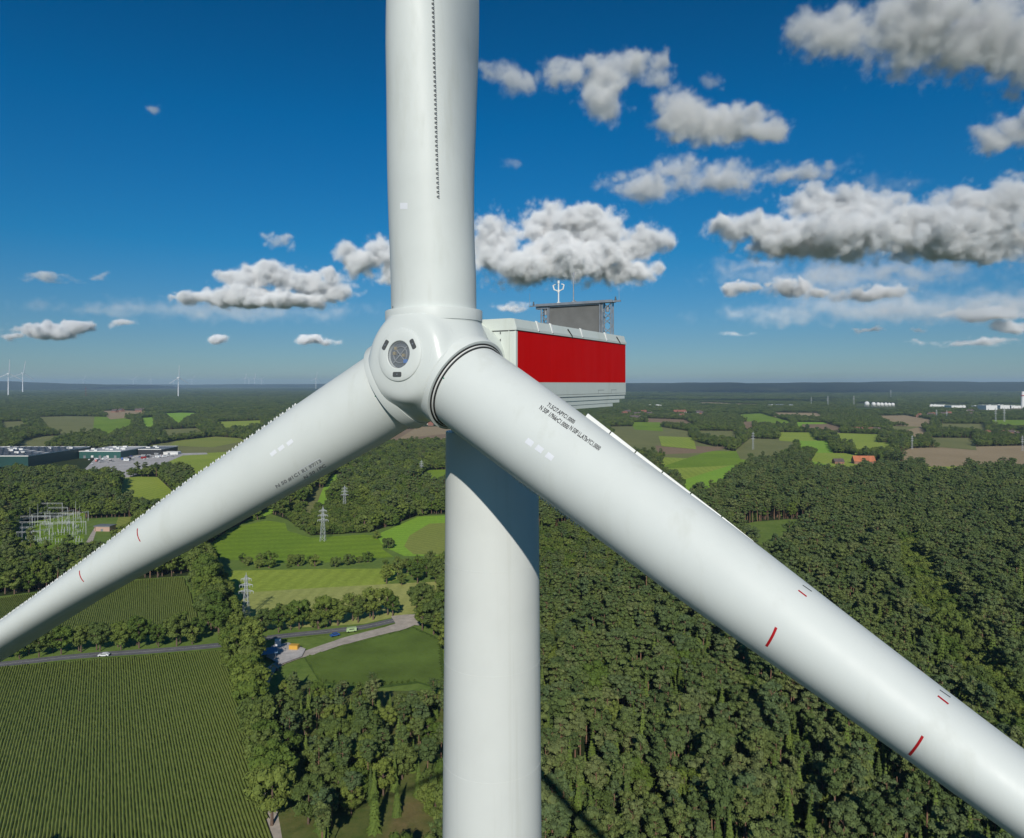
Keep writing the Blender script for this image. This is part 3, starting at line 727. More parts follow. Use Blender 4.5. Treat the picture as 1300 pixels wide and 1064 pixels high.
for mt, P in (('olive', [(884, 547), (932, 547.5), (938, 552), (890, 551)]), ('meadow', [(985, 549), (1030, 549.5), (1040, 554), (990, 553)]), ('bright', [(1010, 560), (1050, 560), (1058, 564), (1016, 564)]),
              ('olive', [(1180, 556), (1236, 556.5), (1240, 561), (1184, 560)]), ('green', [(800, 536), (838, 536.5), (842, 540), (806, 539.5)]), ('meadow', [(1080, 563), (1130, 562), (1134, 566), (1086, 567)]),
              ('tan', [(980, 524), (1040, 524.5), (1044, 526.5), (984, 526)]), ('olive', [(1190, 538), (1250, 538.5), (1254, 542), (1196, 541.5)]), ('meadow', [(836, 554), (880, 556), (884, 560), (840, 559)]),
              ('olive', [(0, 536), (28, 535), (36, 540), (4, 542)]), ('meadow', [(270, 536), (330, 534), (340, 538), (286, 541)]), ('olive', [(200, 546), (250, 544), (262, 548), (214, 550)])):
    field('farm_field', mt, P, .15)
# corn: every row a low ragged ridge of plants
def corn(P, az, spacing, h, seg, name):
    P = np.array(P); d = np.array([math.sin(az), math.cos(az)]); nrm = np.array([d[1], -d[0]])
    a = P @ nrm; b = P @ d; V = []; Fc = []
    for off_ in np.arange(a.min(), a.max(), spacing):
        ts = np.arange(b.min(), b.max(), seg); q = ts[:, None]*d + off_*nrm
        dist = np.hypot(q[:, 0], q[:, 1])
        ok = inside(P, q[:, 0], q[:, 1]) & (q[:, 1] > 150) & (q[:, 0] > -1.05*q[:, 1]-60)
        i = 0
        while i < len(ts):
            if not ok[i]: i += 1; continue
            j = i
            while j+1 < len(ts) and ok[j+1]: j += 1
            n = j-i+1
            if n >= 2:
                hh = h*(1 + rng.normal(0, .055, n)); wl = spacing*(.46 + rng.normal(0, .035, n)); wr_ = spacing*(.46 + rng.normal(0, .035, n)); sh = rng.normal(0, .03, n)
                base = len(V)
                for k in range(n):
                    c0 = q[i+k] + nrm*sh[k]; L_ = c0 - nrm*wl[k]; R_ = c0 + nrm*wr_[k]
                    V.append((L_[0], L_[1], .08)); V.append((L_[0]+nrm[0]*.03, L_[1]+nrm[1]*.03, hh[k]*.72)); V.append((c0[0], c0[1], hh[k])); V.append((R_[0]-nrm[0]*.03, R_[1]-nrm[1]*.03, hh[k]*.72)); V.append((R_[0], R_[1], .08))
                for k in range(n-1):
                    for m in range(4): Fc.append((base+5*k+m, base+5*k+m+1, base+5*(k+1)+m+1, base+5*(k+1)+m))
            i = j+1
    me = bpy.data.meshes.new(name); me.from_pydata(V, [], Fc); me.update()
    return me
mcorn, nt, b = new_mat('corn_plants')
c = ramp(nt, [(0.3, (0.115, 0.150, 0.028)), (0.5, (0.155, 0.190, 0.040)), (0.7, (0.205, 0.225, 0.060))], noise(nt, 0.8, 5, .7))
c = mixc(nt, ramp(nt, [(.35, (0, 0, 0)), (.7, (.5,)*3)], noise(nt, 0.012, 5, .6)), c, (0.105, 0.150, 0.030))
nt.links.new(c, b.inputs['Base Color']); b.inputs['Roughness'].default_value = .7; b.inputs['Specular IOR Level'].default_value = .2
for nm, P, sp, az in (('maize_crop', cornA, 0.88, -29.7), ('maize_crop', cornB, 0.95, -27)):
    o = obj(nm, corn(P, R(az), sp, 1.0, 2.0, nm), mcorn); tag(o, kind='stuff')
# tall crop on the field beside the track
field('clearing', 'clearing', [(352, 880), (380, 866), (410, 880), (530, 880), (600, 890), (600, 1150), (372, 1150), (340, 960)], 0, False)
_d = wpoly([(388, 835), (489, 808), (523, 799), (559, 815), (564, 875), (531, 866), (475, 872), (406, 866)])
mcrop = simple('low_crop', (.072, .112, .022), .8, scale=.05, var=.22, spec=.15); o = obj('maize_crop', corn(_d, R(-60), 1.2, 1.2, 1.6, 'maize_crop'), mcrop); tag(o, kind='stuff')

# roads
def asphalt():
    m, nt, b = new_mat('asphalt'); n1 = noise(nt, .25, 5, .6)
    nt.links.new(ramp(nt, [(.3, (.10, .10, .11)), (.7, (.17, .165, .165))], n1), b.inputs['Base Color']); b.inputs['Roughness'].default_value = .85; return m
M_asph = asphalt(); M_line = simple('road_paint', (.7, .7, .68), .6); M_kerb = simple('kerb_stone', (.34, .33, .32), .8)
def ribbon(pts, w, z, name, mat):
    pts = [Vector((x, y, 0)) for x, y in pts]; V = []
    for i, p in enumerate(pts):
        t = (pts[min(i+1, len(pts)-1)] - pts[max(i-1, 0)]).normalized(); nn = Vector((-t.y, t.x, 0)); ww = w[i] if isinstance(w, (list, tuple)) else w
        V += [p + nn*ww/2 + Vector((0, 0, z)), p - nn*ww/2 + Vector((0, 0, z))]
    o = obj(name, mesh(name, V, [(2*i, 2*i+1, 2*i+3, 2*i+2) for i in range(len(pts)-1)]), mat); tag(o, kind='structure')
    bm = bmesh.new(); bm.from_mesh(o.data); bmesh.ops.recalc_face_normals(bm, faces=bm.faces)
    for f in bm.faces:
        if f.normal.z < 0: f.normal_flip()
    bm.to_mesh(o.data); bm.free(); return o
def dense(P, n=6):
    """catmull-rom through pixel points, then onto the ground"""
    P = [np.array(ground(*p)) for p in P]; out = []
    for i in range(len(P)-1):
        p0, p1, p2, p3 = P[max(i-1, 0)], P[i], P[i+1], P[min(i+2, len(P)-1)]
        for k in range(n):
            t = k/n; out.append(.5*((2*p1)+(-p0+p2)*t+(2*p0-5*p1+4*p2-p3)*t*t+(-p0+3*p1-3*p2+p3)*t**3))
    out.append(P[-1]); return [tuple(p) for p in out]
road1 = dense([(-420, 872), (-100, 853), (0, 844.5), (100, 834), (200, 827), (282, 819.5), (345, 810), (420, 802), (461, 797), (500, 788.5), (533, 782), (575, 776), (640, 771)])
ribbon(road1, 9.0, .36, 'road_verge', FM['verge']); ribbon(road1, 6.2, .372, 'road', M_asph); ribbon(road1, .14, .380, 'road_marking', M_line)
track = dense([(524, 789), (505, 797), (470, 806), (430, 817), (395, 829), (372, 836), (352, 845), (338, 858), (331, 880), (326, 905), (322, 930), (332, 985), (350, 1064), (360, 1120)])
ribbon(track, [9.5]*8 + [8.5]*10 + [7]*8 + [6]*8 + [5]*100, .392, 'track', M_path)
field('gravel_yard', M_gravel, [(338, 836), (345, 822), (366, 818), (388, 826), (383, 836), (356, 846)], 0, False)

sand = ribbon(dense([(500, 789), (520, 787), (540, 789)]), 15, .40, 'sand_area', M_path)

# hills on the horizon
def hill(name, u0, u1, y, vtop, depth, seed, vbase_z=0, mat=None):
    """ridge across the view: top edge meets photo row vtop(u)"""
    V = []; n = 160; prof = [(0, 0), (.12, .35), (.28, .7), (.45, .95), (.6, 1), (.8, .7), (1, 0)]; r = np.random.default_rng(seed); ph = r.uniform(0, 6, 6)
    for i in range(n+1):
        u = u0 + (u1-u0)*i/n; yc_ = y + depth*.6; top = H + (V0 - vtop(u))*yc_/F + 4*math.sin(u*.05+ph[0]) + 3*math.sin(u*.13+ph[1])
        for a, b_ in prof:
            yy = y + depth*a; wob = 1 + .06*math.sin(u*.09 + a*7 + ph[2])
            V.append(((u-U0)*yc_/F, yy, max(-1, top*b_*wob if 0 < b_ < 1 else top*b_) - (1 if b_ == 0 else 0)))
    m_ = len(prof)
    Fc = [(i*m_+j, (i+1)*m_+j, (i+1)*m_+j+1, i*m_+j+1) for i in range(n) for j in range(m_-1)]
    o = obj(name, mesh(name, V, Fc, True), mat); tag(o, kind='structure'); return o
def hill_mat():
    m, nt, b = new_mat('wooded_hill'); n1 = noise(nt, .0016, 7, .65, sc=(1, .45, 1)); n2 = noise(nt, .012, 5, .7)
    c = ramp(nt, [(.3, (.018, .026, .013)), (.62, (.032, .042, .018)), (.70, (.07, .075, .035)), (.76, (.035, .045, .018))], n1)
    c = mixc(nt, ramp(nt, [(.35, (0, 0, 0)), (.7, (.6,)*3)], n2), c, (.016, .024, .011))
    nt.links.new(c, b.inputs['Base Color']); b.inputs['Roughness'].default_value = 1; b.inputs['Specular IOR Level'].default_value = 0; return m
M_hill = hill_mat()
hill('hills', 600, 1750, 9000, lambda u: 486.4 - 2.0*math.exp(-((u-1160)/120)**2) - .6*math.exp(-((u-880)/60)**2), 5500, 3, mat=M_hill)
hill('hills', -500, 1800, 18500, lambda u: 488.2 - .8*math.exp(-((u-430)/120)**2), 6000, 5, mat=M_hill)
hill('hills', -700, 190, 11500, lambda u: 488.6 - 4.2*math.exp(-((u-5)/85)**2) - 1.5*math.exp(-((u+200)/120)**2), 4500, 8, mat=M_hill)

# ------------------------------------------------------------------ trees
def leaf_mat(name, cols, kk=2.0):
    m, nt, b = new_mat(name)
    cols = [tuple(x*kk*k for x, k in zip(q, (1.17, 1.03, 1.0))) for q in cols]; oi = nt.nodes.new('ShaderNodeObjectInfo')
    c = ramp(nt, [(i/(len(cols)-1), q) for i, q in enumerate(cols)], oi.outputs['Random'])
    n1 = noise(nt, 0.55, 4, .65); n2 = noise(nt, 3.5, 3, .7)
    c = mixc(nt, ramp(nt, [(.35, (0, 0, 0)), (.65, (.55,)*3)], n1), c, mixc(nt, 1.0, c, (1.75, 1.6, 1.35), 'MULTIPLY'))
    c = mixc(nt, ramp(nt, [(.4, (0, 0, 0)), (.7, (.5,)*3)], n2), c, mixc(nt, 1.0, c, (.5, .55, .55), 'MULTIPLY'))
    nt.links.new(c, b.inputs['Base Color']); b.inputs['Roughness'].default_value = .75; b.inputs['Specular IOR Level'].default_value = .15
    return m
M_pine = leaf_mat('pine_needles', [(.026, .045, .016), (.036, .060, .019), (.048, .070, .022), (.032, .056, .024), (.055, .075, .028)])
M_spruce = leaf_mat('spruce_needles', [(.026, .046, .012), (.040, .068, .014), (.050, .082, .018)])
M_leaf = leaf_mat('broad_leaves', [(.032, .060, .012), (.042, .075, .014), (.060, .092, .018), (.038, .064, .018), (.072, .105, .022), (.050, .078, .022)], 1.55)
M_bark = simple('bark_brown', (.13, .085, .06), .9, scale=3, var=.3); M_pbark = simple('pine_bark', (.20, .115, .07), .9, scale=3, var=.3)
M_birch = simple('pale_bark', (.30, .28, .25), .9, scale=3, var=.3)

ICO = {}
for sub in (1, 2):
    bm = bmesh.new(); bmesh.ops.create_icosphere(bm, subdivisions=sub, radius=1.0)
    ICO[sub] = (np.array([v.co[:] for v in bm.verts]), [tuple(v.index for v in f.verts) for f in bm.faces]); bm.free()
class Acc:
    def __init__(s): s.V = []; s.F = []; s.n = 0
    def add(s, V, Fc):
        s.V.append(np.asarray(V)); s.F += [tuple(i+s.n for i in f) for f in Fc]; s.n += len(V)
    def me(s, name):
        m = bpy.data.meshes.new(name); m.from_pydata(np.concatenate(s.V).tolist(), [], s.F); m.update(); return m
def clump(A, c, r, sq, r_, nleaf, leaf, sub=1, up=0.0):
    V, Fc = ICO[sub]; rr_ = 1 + r_.normal(0, .20, len(V)); q = V*rr_[:, None]*np.array([r, r, r*sq])*.80
    A.add(q + c, Fc)
    for _ in range(nleaf):
        d = r_.normal(size=3); d[2] += up; d /= np.linalg.norm(d); p = c + d*np.array([r, r, r*sq])*r_.uniform(.75, 1.18)
        t = np.cross(d, r_.normal(size=3)); t /= np.linalg.norm(t)+1e-6; w = np.cross(d, t) + d*r_.uniform(-.6, .6)
        l = leaf*r_.uniform(.6, 1.4); A.add([p - t*l*.5, p + w*l*.6, p + t*l*.5, p - w*l*.4 + d*l*.3], [(0, 1, 2, 3)])
def trunk_mesh(r_, h, r0, crown_c, limbs, lean, name):
    mb = MB(); pts = [Vector((lean[0]*t*t, lean[1]*t*t, h*t)) for t in (0, .25, .5, .75, 1)]; rad = [r0*1.25, r0, r0*.8, r0*.55, r0*.25]
    for i in range(4): mb.tube(pts[i], pts[i+1], rad[i], rad[i+1], 7, i == 0)
    for c in crown_c[:limbs]:
        z0 = min(h*.92, max(h*.35, c[2]-r_.uniform(.8, 2.2))); t = z0/h
        a = Vector((lean[0]*t*t, lean[1]*t*t, z0)); b_ = Vector(c); m_ = (a+b_)/2 + Vector((0, 0, -.25)); mb.tube(a, m_, r0*.32, r0*.2, 5, False); mb.tube(m_, b_, r0*.2, r0*.07, 5, False)
    return mesh(name, mb.v, mb.f, True, 60)
def make_pine(seed, h=18, R0=3.2, n=26, zlo=.58):
    r_ = np.random.default_rng(seed); A = Acc(); cs = []
    lean = r_.normal(0, .5, 2)
    for i in range(n):
        t = r_.uniform(0, 1)**.8; z = h*(zlo + (1-zlo)*t) ; rad = R0*math.sin(math.pi*(.16+.74*(1-t)**.8))*r_.uniform(.25, 1.05)
        a = r_.uniform(0, 2*math.pi); c = np.array([math.cos(a)*rad + lean[0]*(z/h)**2, math.sin(a)*rad + lean[1]*(z/h)**2, z + r_.uniform(-.3, .3)]); cs.append(c)
        clump(A, c, r_.uniform(.75, 1.25)*R0/3.2, r_.uniform(.5, .75), r_, 34, .5, 1, .35)
    c = np.array([lean[0], lean[1], h]); cs.append(c); clump(A, c, 1.0, .8, r_, 30, .45, 1, .5)
    return A.me('crown'), trunk_mesh(r_, h, .24, cs, 11, lean, 'trunk')
def make_broad(seed, h=15, R0=4.8, n=46, zlo=.22):
    r_ = np.random.default_rng(seed); A = Acc(); cs = []; lean = r_.normal(0, .3, 2); ax, ay = r_.uniform(.85, 1.12, 2)
    for i in range(n):
        d = r_.normal(size=3); d /= np.linalg.norm(d); k = r_.uniform(.62, 1.0)
        zc = h*(zlo+1)/2; c = np.array([d[0]*R0*k*ax, d[1]*R0*k*ay, zc + d[2]*h*(1-zlo)/2*k*.93]); cs.append(c)
        clump(A, c, r_.uniform(.9, 1.75)*R0/4.8, r_.uniform(.65, .9), r_, 36, .62, 1, .2)
    return A.me('crown'), trunk_mesh(r_, h*.8, .34, cs, 9, lean, 'trunk')
def make_spruce(seed, h=16, R0=2.3):
    r_ = np.random.default_rng(seed); A = Acc(); levels = 17
    for l in range(levels):
        t = l/(levels-1); z = h*(.12+.86*t); rad = R0*(1-t)**.85+.12; nb = int(9-4*t); a0 = r_.uniform(0, 6)
        for k in range(nb):
            a = a0 + 2*math.pi*k/nb + r_.normal(0, .12); L = rad*r_.uniform(.75, 1.15); dx, dy = math.cos(a), math.sin(a); w = .30*L+.16
            p = np.array([0, 0, z]); q = p + np.array([dx*L, dy*L, -.32*L]); m_ = p + np.array([dx*L*.55, dy*L*.55, -.02*L]); s_ = np.array([-dy, dx, 0])
            for zz_ in (0, -.22): A.add([p+[0, 0, zz_], m_ + s_*w + [0, 0, zz_-.12], q + [0, 0, zz_], m_ - s_*w + [0, 0, zz_-.12], m_ + [0, 0, .18+zz_]], [(0, 1, 4), (1, 2, 4), (2, 3, 4), (3, 0, 4)])
            for _ in range(5):
                f = r_.uniform(.3, 1); c = p*(1-f)+q*f + r_.normal(0, .12, 3); l_ = .35; t1 = r_.normal(size=3); t1 /= np.linalg.norm(t1); t2 = np.cross(t1, [0, 0, 1]); A.add([c-t1*l_*.5, c+t2*l_*.5, c+t1*l_*.5], [(0, 1, 2)])
    A.add([[.1, 0, h*.95], [-.1, .1, h*.95], [0, -.1, h*.95], [0, 0, h*1.04]], [(0, 1, 3), (1, 2, 3), (2, 0, 3)])
    return A.me('crown'), trunk_mesh(r_, h*.9, .2, [], 0, (0, 0), 'trunk')
def make_shrub(seed, h=4.5, R0=2.4):
    return make_broad(seed, h, R0, 20, .05)
PROTO = {'pine': [], 'broad': [], 'spruce': [], 'shrub': []}
for i in range(6): PROTO['pine'].append(make_pine(20+i, h=[18, 19.5, 17, 18.5, 20, 16][i], R0=[3.2, 3.6, 2.9, 4.0, 3.3, 3.0][i], n=[26, 30, 22, 34, 28, 22][i], zlo=[.58, .62, .5, .6, .66, .48][i]))
for i in range(5): PROTO['broad'].append(make_broad(50+i, h=[15, 16.5, 13, 15, 14][i], R0=[4.8, 5.4, 4.3, 5.0, 4.0][i], n=[46, 54, 40, 50, 38][i], zlo=[.2, .22, .18, .25, .2][i]))
for i in range(3): PROTO['spruce'].append(make_spruce(80+i, h=[16, 14, 18][i], R0=[2.3, 2.0, 2.5][i]))
for i in range(3): PROTO['shrub'].append(make_shrub(90+i, h=[4.5, 3.8, 5.5][i], R0=[2.4, 2.2, 2.8][i]))
for c, t in PROTO['pine']: c.materials.append(M_pine); t.materials.append(M_pbark)
for c, t in PROTO['broad']: c.materials.append(M_leaf); t.materials.append(M_bark)
for c, t in PROTO['spruce']: c.materials.append(M_spruce); t.materials.append(M_bark)
for c, t in PROTO['shrub']: c.materials.append(M_leaf); t.materials.append(M_bark)
KIND = {'pine': ('pine_tree', 'pine tree'), 'broad': ('leafy_tree', 'tree'), 'spruce': ('spruce_tree', 'spruce'), 'shrub': ('shrub', 'shrub')}
COUNT = {k: 0 for k in PROTO}; FIRST = {k: {} for k in PROTO}
def tree(kind, x, y, s=1.0, label=None, group=None, sz=None, var=None, rz=None):
    v = int(rng.integers(len(PROTO[kind]))) if var is None else var
    cm, tm = PROTO[kind][v]; nm, cat = KIND[kind]
    o = thing(nm, (x, y, 0), label, cat, group, rng.uniform(0, 6.28) if rz is None else rz); o.scale = (s, s, sz or s*rng.uniform(.93, 1.08))
    c = bpy.data.objects.new('crown', cm); COL.objects.link(c); c.parent = o
    t = bpy.data.objects.new('trunk', tm); COL.objects.link(t); t.parent = o
    COUNT[kind] += 1
    if v not in FIRST[kind]: FIRST[kind][v] = (c, t)
    return o
PLACED = []
def row(P, spacing, kind, s, label, group, jit=.25, ext=None, var_s=.12, every=None):
    pts = [np.array(ground(*p)) for p in P]; acc = 0.0; k = 0
    for a, b_ in zip(pts[:-1], pts[1:]):
        L = np.hypot(*(b_-a)); d = (b_-a)/L
        while acc < L:
            p = a + d*acc + rng.normal(0, spacing*jit*.35, 2); sc = s*(1+rng.normal(0, var_s))
            tree(kind, p[0], p[1], sc, label, group); PLACED.append((p[0], p[1])); acc += spacing*(1+rng.normal(0, jit*.4)); k += 1
        acc -= L

# explicit rows, groves and single trees on the left
row([(-60, 845.5), (0, 840), (100, 829.5), (200, 822.5), (262, 817)], 7.6, 'broad', .86, 'green leafy tree in the row along the road above the near maize field', 'roadside trees above the near maize field')
row([(-40, 838), (50, 830), (150, 822), (255, 814)], 9.0, 'broad', .82, 'green leafy tree in the row along the road above the near maize field', 'roadside trees above the near maize field')
row([(262, 722), (262, 745), (268, 770), (275, 795), (281, 812)], 9.5, 'broad', 1.22, 'large spreading tree in the belt between far maize field and hay meadow', 'tree belt beside the hay meadow')
row([(250, 712), (252, 740), (256, 765), (262, 790), (268, 808)], 9.5, 'broad', 1.15, 'large spreading tree in the belt between far maize field and hay meadow', 'tree belt beside the hay meadow')
row([(276, 735), (281, 760), (286, 785), (296, 812)], 11, 'broad', .9, 'large spreading tree in the belt between far maize field and hay meadow', 'tree belt beside the hay meadow')
row([(291, 828), (299, 850), (307, 880), (318, 915), (328, 950), (340, 1000), (352, 1064)], 8.5, 'broad', 1.12, 'big leafy tree in the belt at the right edge of the near maize field', 'tree belt beside the near maize field')
row([(303, 824), (314, 850), (316, 880), (316, 900)], 9.5, 'broad', 1.05, 'big leafy tree in the belt at the right edge of the near maize field', 'tree belt beside the near maize field')
row([(318, 808), (350, 803), (380, 799), (398, 797)], 6.2, 'broad', .72, 'dark round tree in the roadside row below the hay meadow', 'roadside trees below the hay meadow')
row([(340, 801), (365, 797), (394, 794)], 7, 'broad', .80, 'dark round tree in the roadside row below the hay meadow', 'roadside trees below the hay meadow')
row([(413, 797), (440, 793), (470, 788.5), (498, 782)], 8.4, 'broad', .98, 'round tree in the roadside row just left of the road bend', 'roadside trees left of the road bend')
row([(420, 793), (452, 788), (490, 781)], 9.5, 'broad', .95, 'round tree in the roadside row just left of the road bend', 'roadside trees left of the road bend')
row([(404, 797), (406, 798)], 9, 'shrub', 1.5, 'small bright green tree in the gap of the roadside row', None)
row([(528, 772), (545, 768), (566, 766), (600, 764)], 7, 'broad', .85, 'leafy tree in the grove right of the road bend beside the tower', 'grove right of the road bend')
row([(534, 790), (548, 794), (566, 802), (580, 806)], 8, 'broad', 1.0, 'leafy tree in the grove right of the road bend beside the tower', 'grove right of the road bend')
row([(540, 800), (556, 810), (566, 818), (575, 830)], 8, 'broad', .9, 'leafy tree in the grove right of the road bend beside the tower', 'grove right of the road bend')
row([(536, 778), (566, 774), (590, 772)], 8, 'broad', .9, 'leafy tree in the grove right of the road bend beside the tower', 'grove right of the road bend')
row([(492, 741), (503, 741), (512, 742), (530, 741), (548, 740), (580, 739)], 9.5, 'broad', .92, 'tree in the grove at the right end of the bright meadow', 'grove at the end of the bright meadow')
row([(504, 735), (520, 733), (545, 732), (580, 731)], 9, 'broad', .9, 'tree in the grove at the right end of the bright meadow', 'grove at the end of the bright meadow')
row([(515, 727), (540, 724), (580, 722)], 9, 'broad', .85, 'tree in the grove at the right end of the bright meadow', 'grove at the end of the bright meadow')
row([(260, 719), (300, 718.5), (350, 719), (400, 717.5), (450, 717), (500, 716)], 9.5, 'shrub', 1.25, 'dark shrub in the hedge between bright meadow and green crop field', 'hedge along the green crop field', jit=.8, var_s=.3)
row([(262, 714), (330, 716), (420, 714.5), (510, 712)], 17, 'shrub', 1.5, 'dark shrub in the hedge between bright meadow and green crop field', 'hedge along the green crop field', jit=.9, var_s=.3)
for u, v, s_, lb in ((493, 696, 1.9, 'lone round bush on the bright field edge'), (463, 673, 3.2, 'round dark tree left of the bright field'), (497, 668, 2.6, 'round dark tree at the top of the bright field'), (536, 655, 2.0, 'round dark bush at the far edge of the bright field near the tower'), (478, 684, 1.1, 'little bush at the seam of two fields'), (327, 660, 1.5, 'lone bush beside the lower left blade')):
    x, y = ground(u, v); tree('shrub', x, y, s_, lb, None)
for u, v, s_ in ((38, 655, 1.1), (46, 652, 1.0), (30, 655, .9)):
    x, y = ground(u, v); tree('broad', x, y, s_, 'dark round tree in the olive field beside the substation', 'trees beside the substation')


# ------------------------------------------------------------------ far and small things
def copy_tree(o, parent=None):
    c = o.copy(); COL.objects.link(c)
    if parent is not None: c.parent = parent
    for ch in list(o.children): copy_tree(ch, c)
    return c
M_farw = simple('far_turbine_white', (.84, .85, .85), .5, var=.03)
def small_turbine():
    t = thing('wind_turbine', (0, 0, 0), 'x', 'wind turbine'); mb = MB(); mb.tube((0, 0, 0), (0, 0, 1.0), .020, .010, 14); mb.build('tower', [M_farw], t, True)
    mb = MB(); mb.box(-.018, .018, -.03, .055, .99, 1.025); mb.build('nacelle', [M_farw], t, False)
    mb = MB(); mb.tube((0, -.03, 1.008), (0, -.065, 1.008), .018, .006, 12); mb.build('hub', [M_farw], t, True)
    for k in range(3):
        a = 2*math.pi*k/3; d = Vector((math.sin(a), 0, math.cos(a))); s = Vector((math.cos(a), 0, -math.sin(a))); c = Vector((0, -.045, 1.008)); mb = MB()
        for (f0, w0), (f1, w1) in (((.02, .012), (.12, .022)), ((.12, .022), (.35, .017)), ((.35, .017), (.62, .006))):
            V = []
            for f, w in ((f0, w0), (f1, w1)):
                p = c + d*f; V += [p - s*w*.4 + Vector((0, -.004, 0)), p + s*w + Vector((0, -.001, 0)), p + s*w + Vector((0, .002, 0)), p - s*w*.4 + Vector((0, .006, 0))]
            mb.add(V, [(0, 1, 5, 4), (1, 2, 6, 5), (2, 3, 7, 6), (3, 0, 4, 7), (0, 3, 2, 1), (4, 5, 6, 7)])
        mb.build('blade', [M_farw], t, False)
    return t
proto = small_turbine(); first = True
FT = [  # u, v of hub, v of base, rotor turn, label
 (10.5, 474.5, 503.5, 2, 'nearer white wind turbine at the left edge of the horizon'), (28.8, 473.8, 499, 8, 'white wind turbine second from the left edge'),
 (226.3, 479.5, 504.5, 0, 'white wind turbine standing alone above the wood left of the hub'), (401, 480.5, 495, 10, 'white wind turbine just above the lower left blade'),
 (105.5, 482, 490.6, 15, 'small far wind turbine third from the left edge'), (169, 481.5, 490.2, 30, 'small far wind turbine left of the pair on the hazy horizon'), (191.6, 481.8, 490.0, 100, 'small far wind turbine just left of the lone nearer one'),
 (220.5, 482.5, 489.8, 70, 'tiny far wind turbine close behind the lone nearer one'), (243.6, 481.5, 489.8, 20, 'small far wind turbine right of the lone nearer one'),
 (311, 480.5, 490.4, 5, 'leftmost far wind turbine of the cluster of four'), (315.8, 481, 490.2, 60, 'second far wind turbine of the cluster of four'), (323.2, 480.5, 490.4, 0, 'third far wind turbine of the cluster of four'), (332, 481.2, 490.2, 40, 'rightmost far wind turbine of the cluster of four')]
turb = [proto] + [copy_tree(proto) for _ in FT[1:]]
for t, (u, vh, vb_, rot, lb) in zip(turb, FT):
    x, y = ground(u, vb_); h = H + (V0-vh)*y/F; t.location = (x, y, 0); t.scale = (h, h, h); t['label'] = lb; t['group'] = 'wind turbines along the left horizon'
    t.rotation_euler = (0, 0, R(rng.uniform(62, 78)))
    if vb_ < 492: t.scale = (h*2.3, h*2.3, h)
    elif vb_ < 510: t.scale = (h*1.25, h*1.25, h)
    for ch in t.children:
        if ch.name.startswith(('blade', 'hub')):
            M_ = Matrix.Translation((0, 0, 1.008)) @ Matrix.Rotation(R(rot), 4, 'Y') @ Matrix.Translation((0, 0, -1.008)); ch.matrix_local = M_

M_pyl = simple('pylon_grey', (.50, .52, .53), .6, 0.0, .08)
def pylon(name_arms):
    """lattice pylon, height 1 scaled by its Empty; arms: (z, half width)"""
    t = thing('power_pylon', (0, 0, 0), 'x', 'pylon'); mb = MB(); lv = [0, .12, .24, .35, .45, .54, .62, .70, .78, .86, .93]; wd = lambda z: .055*(1-z)**1.1 + .014
    r = .0042
    for a, b_ in zip(lv[:-1], lv[1:]):
        wa, wb = wd(a), wd(b_)
        C4 = [(-1, -1), (1, -1), (1, 1), (-1, 1)]
        for i, (sx, sy) in enumerate(C4):
            mb.tube((sx*wa, sy*wa, a), (sx*wb, sy*wb, b_), r, r, 4, False); ex, ey = C4[(i+1) % 4]
            mb.tube((sx*wa, sy*wa, a), (ex*wb, ey*wb, b_), r*.6, r*.6, 3, False); mb.tube((ex*wa, ey*wa, a), (sx*wb, sy*wb, b_), r*.6, r*.6, 3, False); mb.tube((sx*wb, sy*wb, b_), (ex*wb, ey*wb, b_), r*.6, r*.6, 3, False)
    mb.tube((0, 0, .92), (0, 0, 1.0), .006, .003, 5); mb.build('lattice_mast', [M_pyl], t, False)
    for z, hw in name_arms:
        mb = MB()
        for sx in (-1, 1):
            for sy in (-1, 1): mb.tube((0, sy*wd(z), z), (sx*hw, 0, z), r*.9, r*.9, 4); mb.tube((0, sy*wd(z), z+.04), (sx*hw, 0, z), r*.7, r*.7, 4)
            for f in (.55, .98): mb.tube((sx*hw*f, 0, z), (sx*hw*f, 0, z-.05), .004, .004, 5)
        mb.build('cross_arm', [M_pyl], t, False)
    return t
pa = pylon([(.855, .11), (.725, .14), (.59, .155)]); pb = None
PY = [(312.5, 785.5, 726.5, 'tall steel lattice pylon in the hay meadow casting a long shadow'), (410, 687, 641.7, 'steel pylon standing at the scrub edge of the green crop field'), (437.5, 646, 615.4, 'far steel pylon behind the scrubby rise'), (535, 603, 583.5, 'smallest steel pylon left of the tower among far trees')]
PR = [(956, 571, 547, 'steel pylon behind the bright green fields right of the nacelle'), (1158, 571, 551.5, 'steel pylon left end of the wide tan stubble field'), (1189, 534, 519, 'thin far pylon of the line right of the white tanks, left one'), (1202, 533, 520, 'thin far pylon of the line right of the white tanks, middle one'), (1264, 536, 517, 'tall thin far pylon near the right edge'), (1275, 535.5, 516, 'tall thin far pylon closest to the right edge'),
      (1084, 516, 501.5, 'thin far pylon just left of the white tanks'), (1051, 517, 502, 'second thin far pylon left of the white tanks'), (1030, 515, 503.5, 'third thin far pylon left of the white tanks'), (1131, 506, 494, 'small far pylon on the slope above the white tanks'), (1298, 573, 552, 'pylon at the right edge over the stubble field')]
pp = [pa] + [copy_tree(pa) for _ in PY[1:] + PR]
for t, (u, vb_, vt, lb) in zip(pp, PY + PR):
    x, y = ground(u, vb_); h = H - (vt-V0)*y/F; t.location = (x, y, 0); t.scale = (h, h, h); t.rotation_euler = (0, 0, R(rng.uniform(-15, 15))); t['label'] = lb; t['group'] = 'steel pylons of the power lines'
    if u > 900: t.scale = (h*.62, h*.62, h)
pa.rotation_euler = (0, 0, R(5))
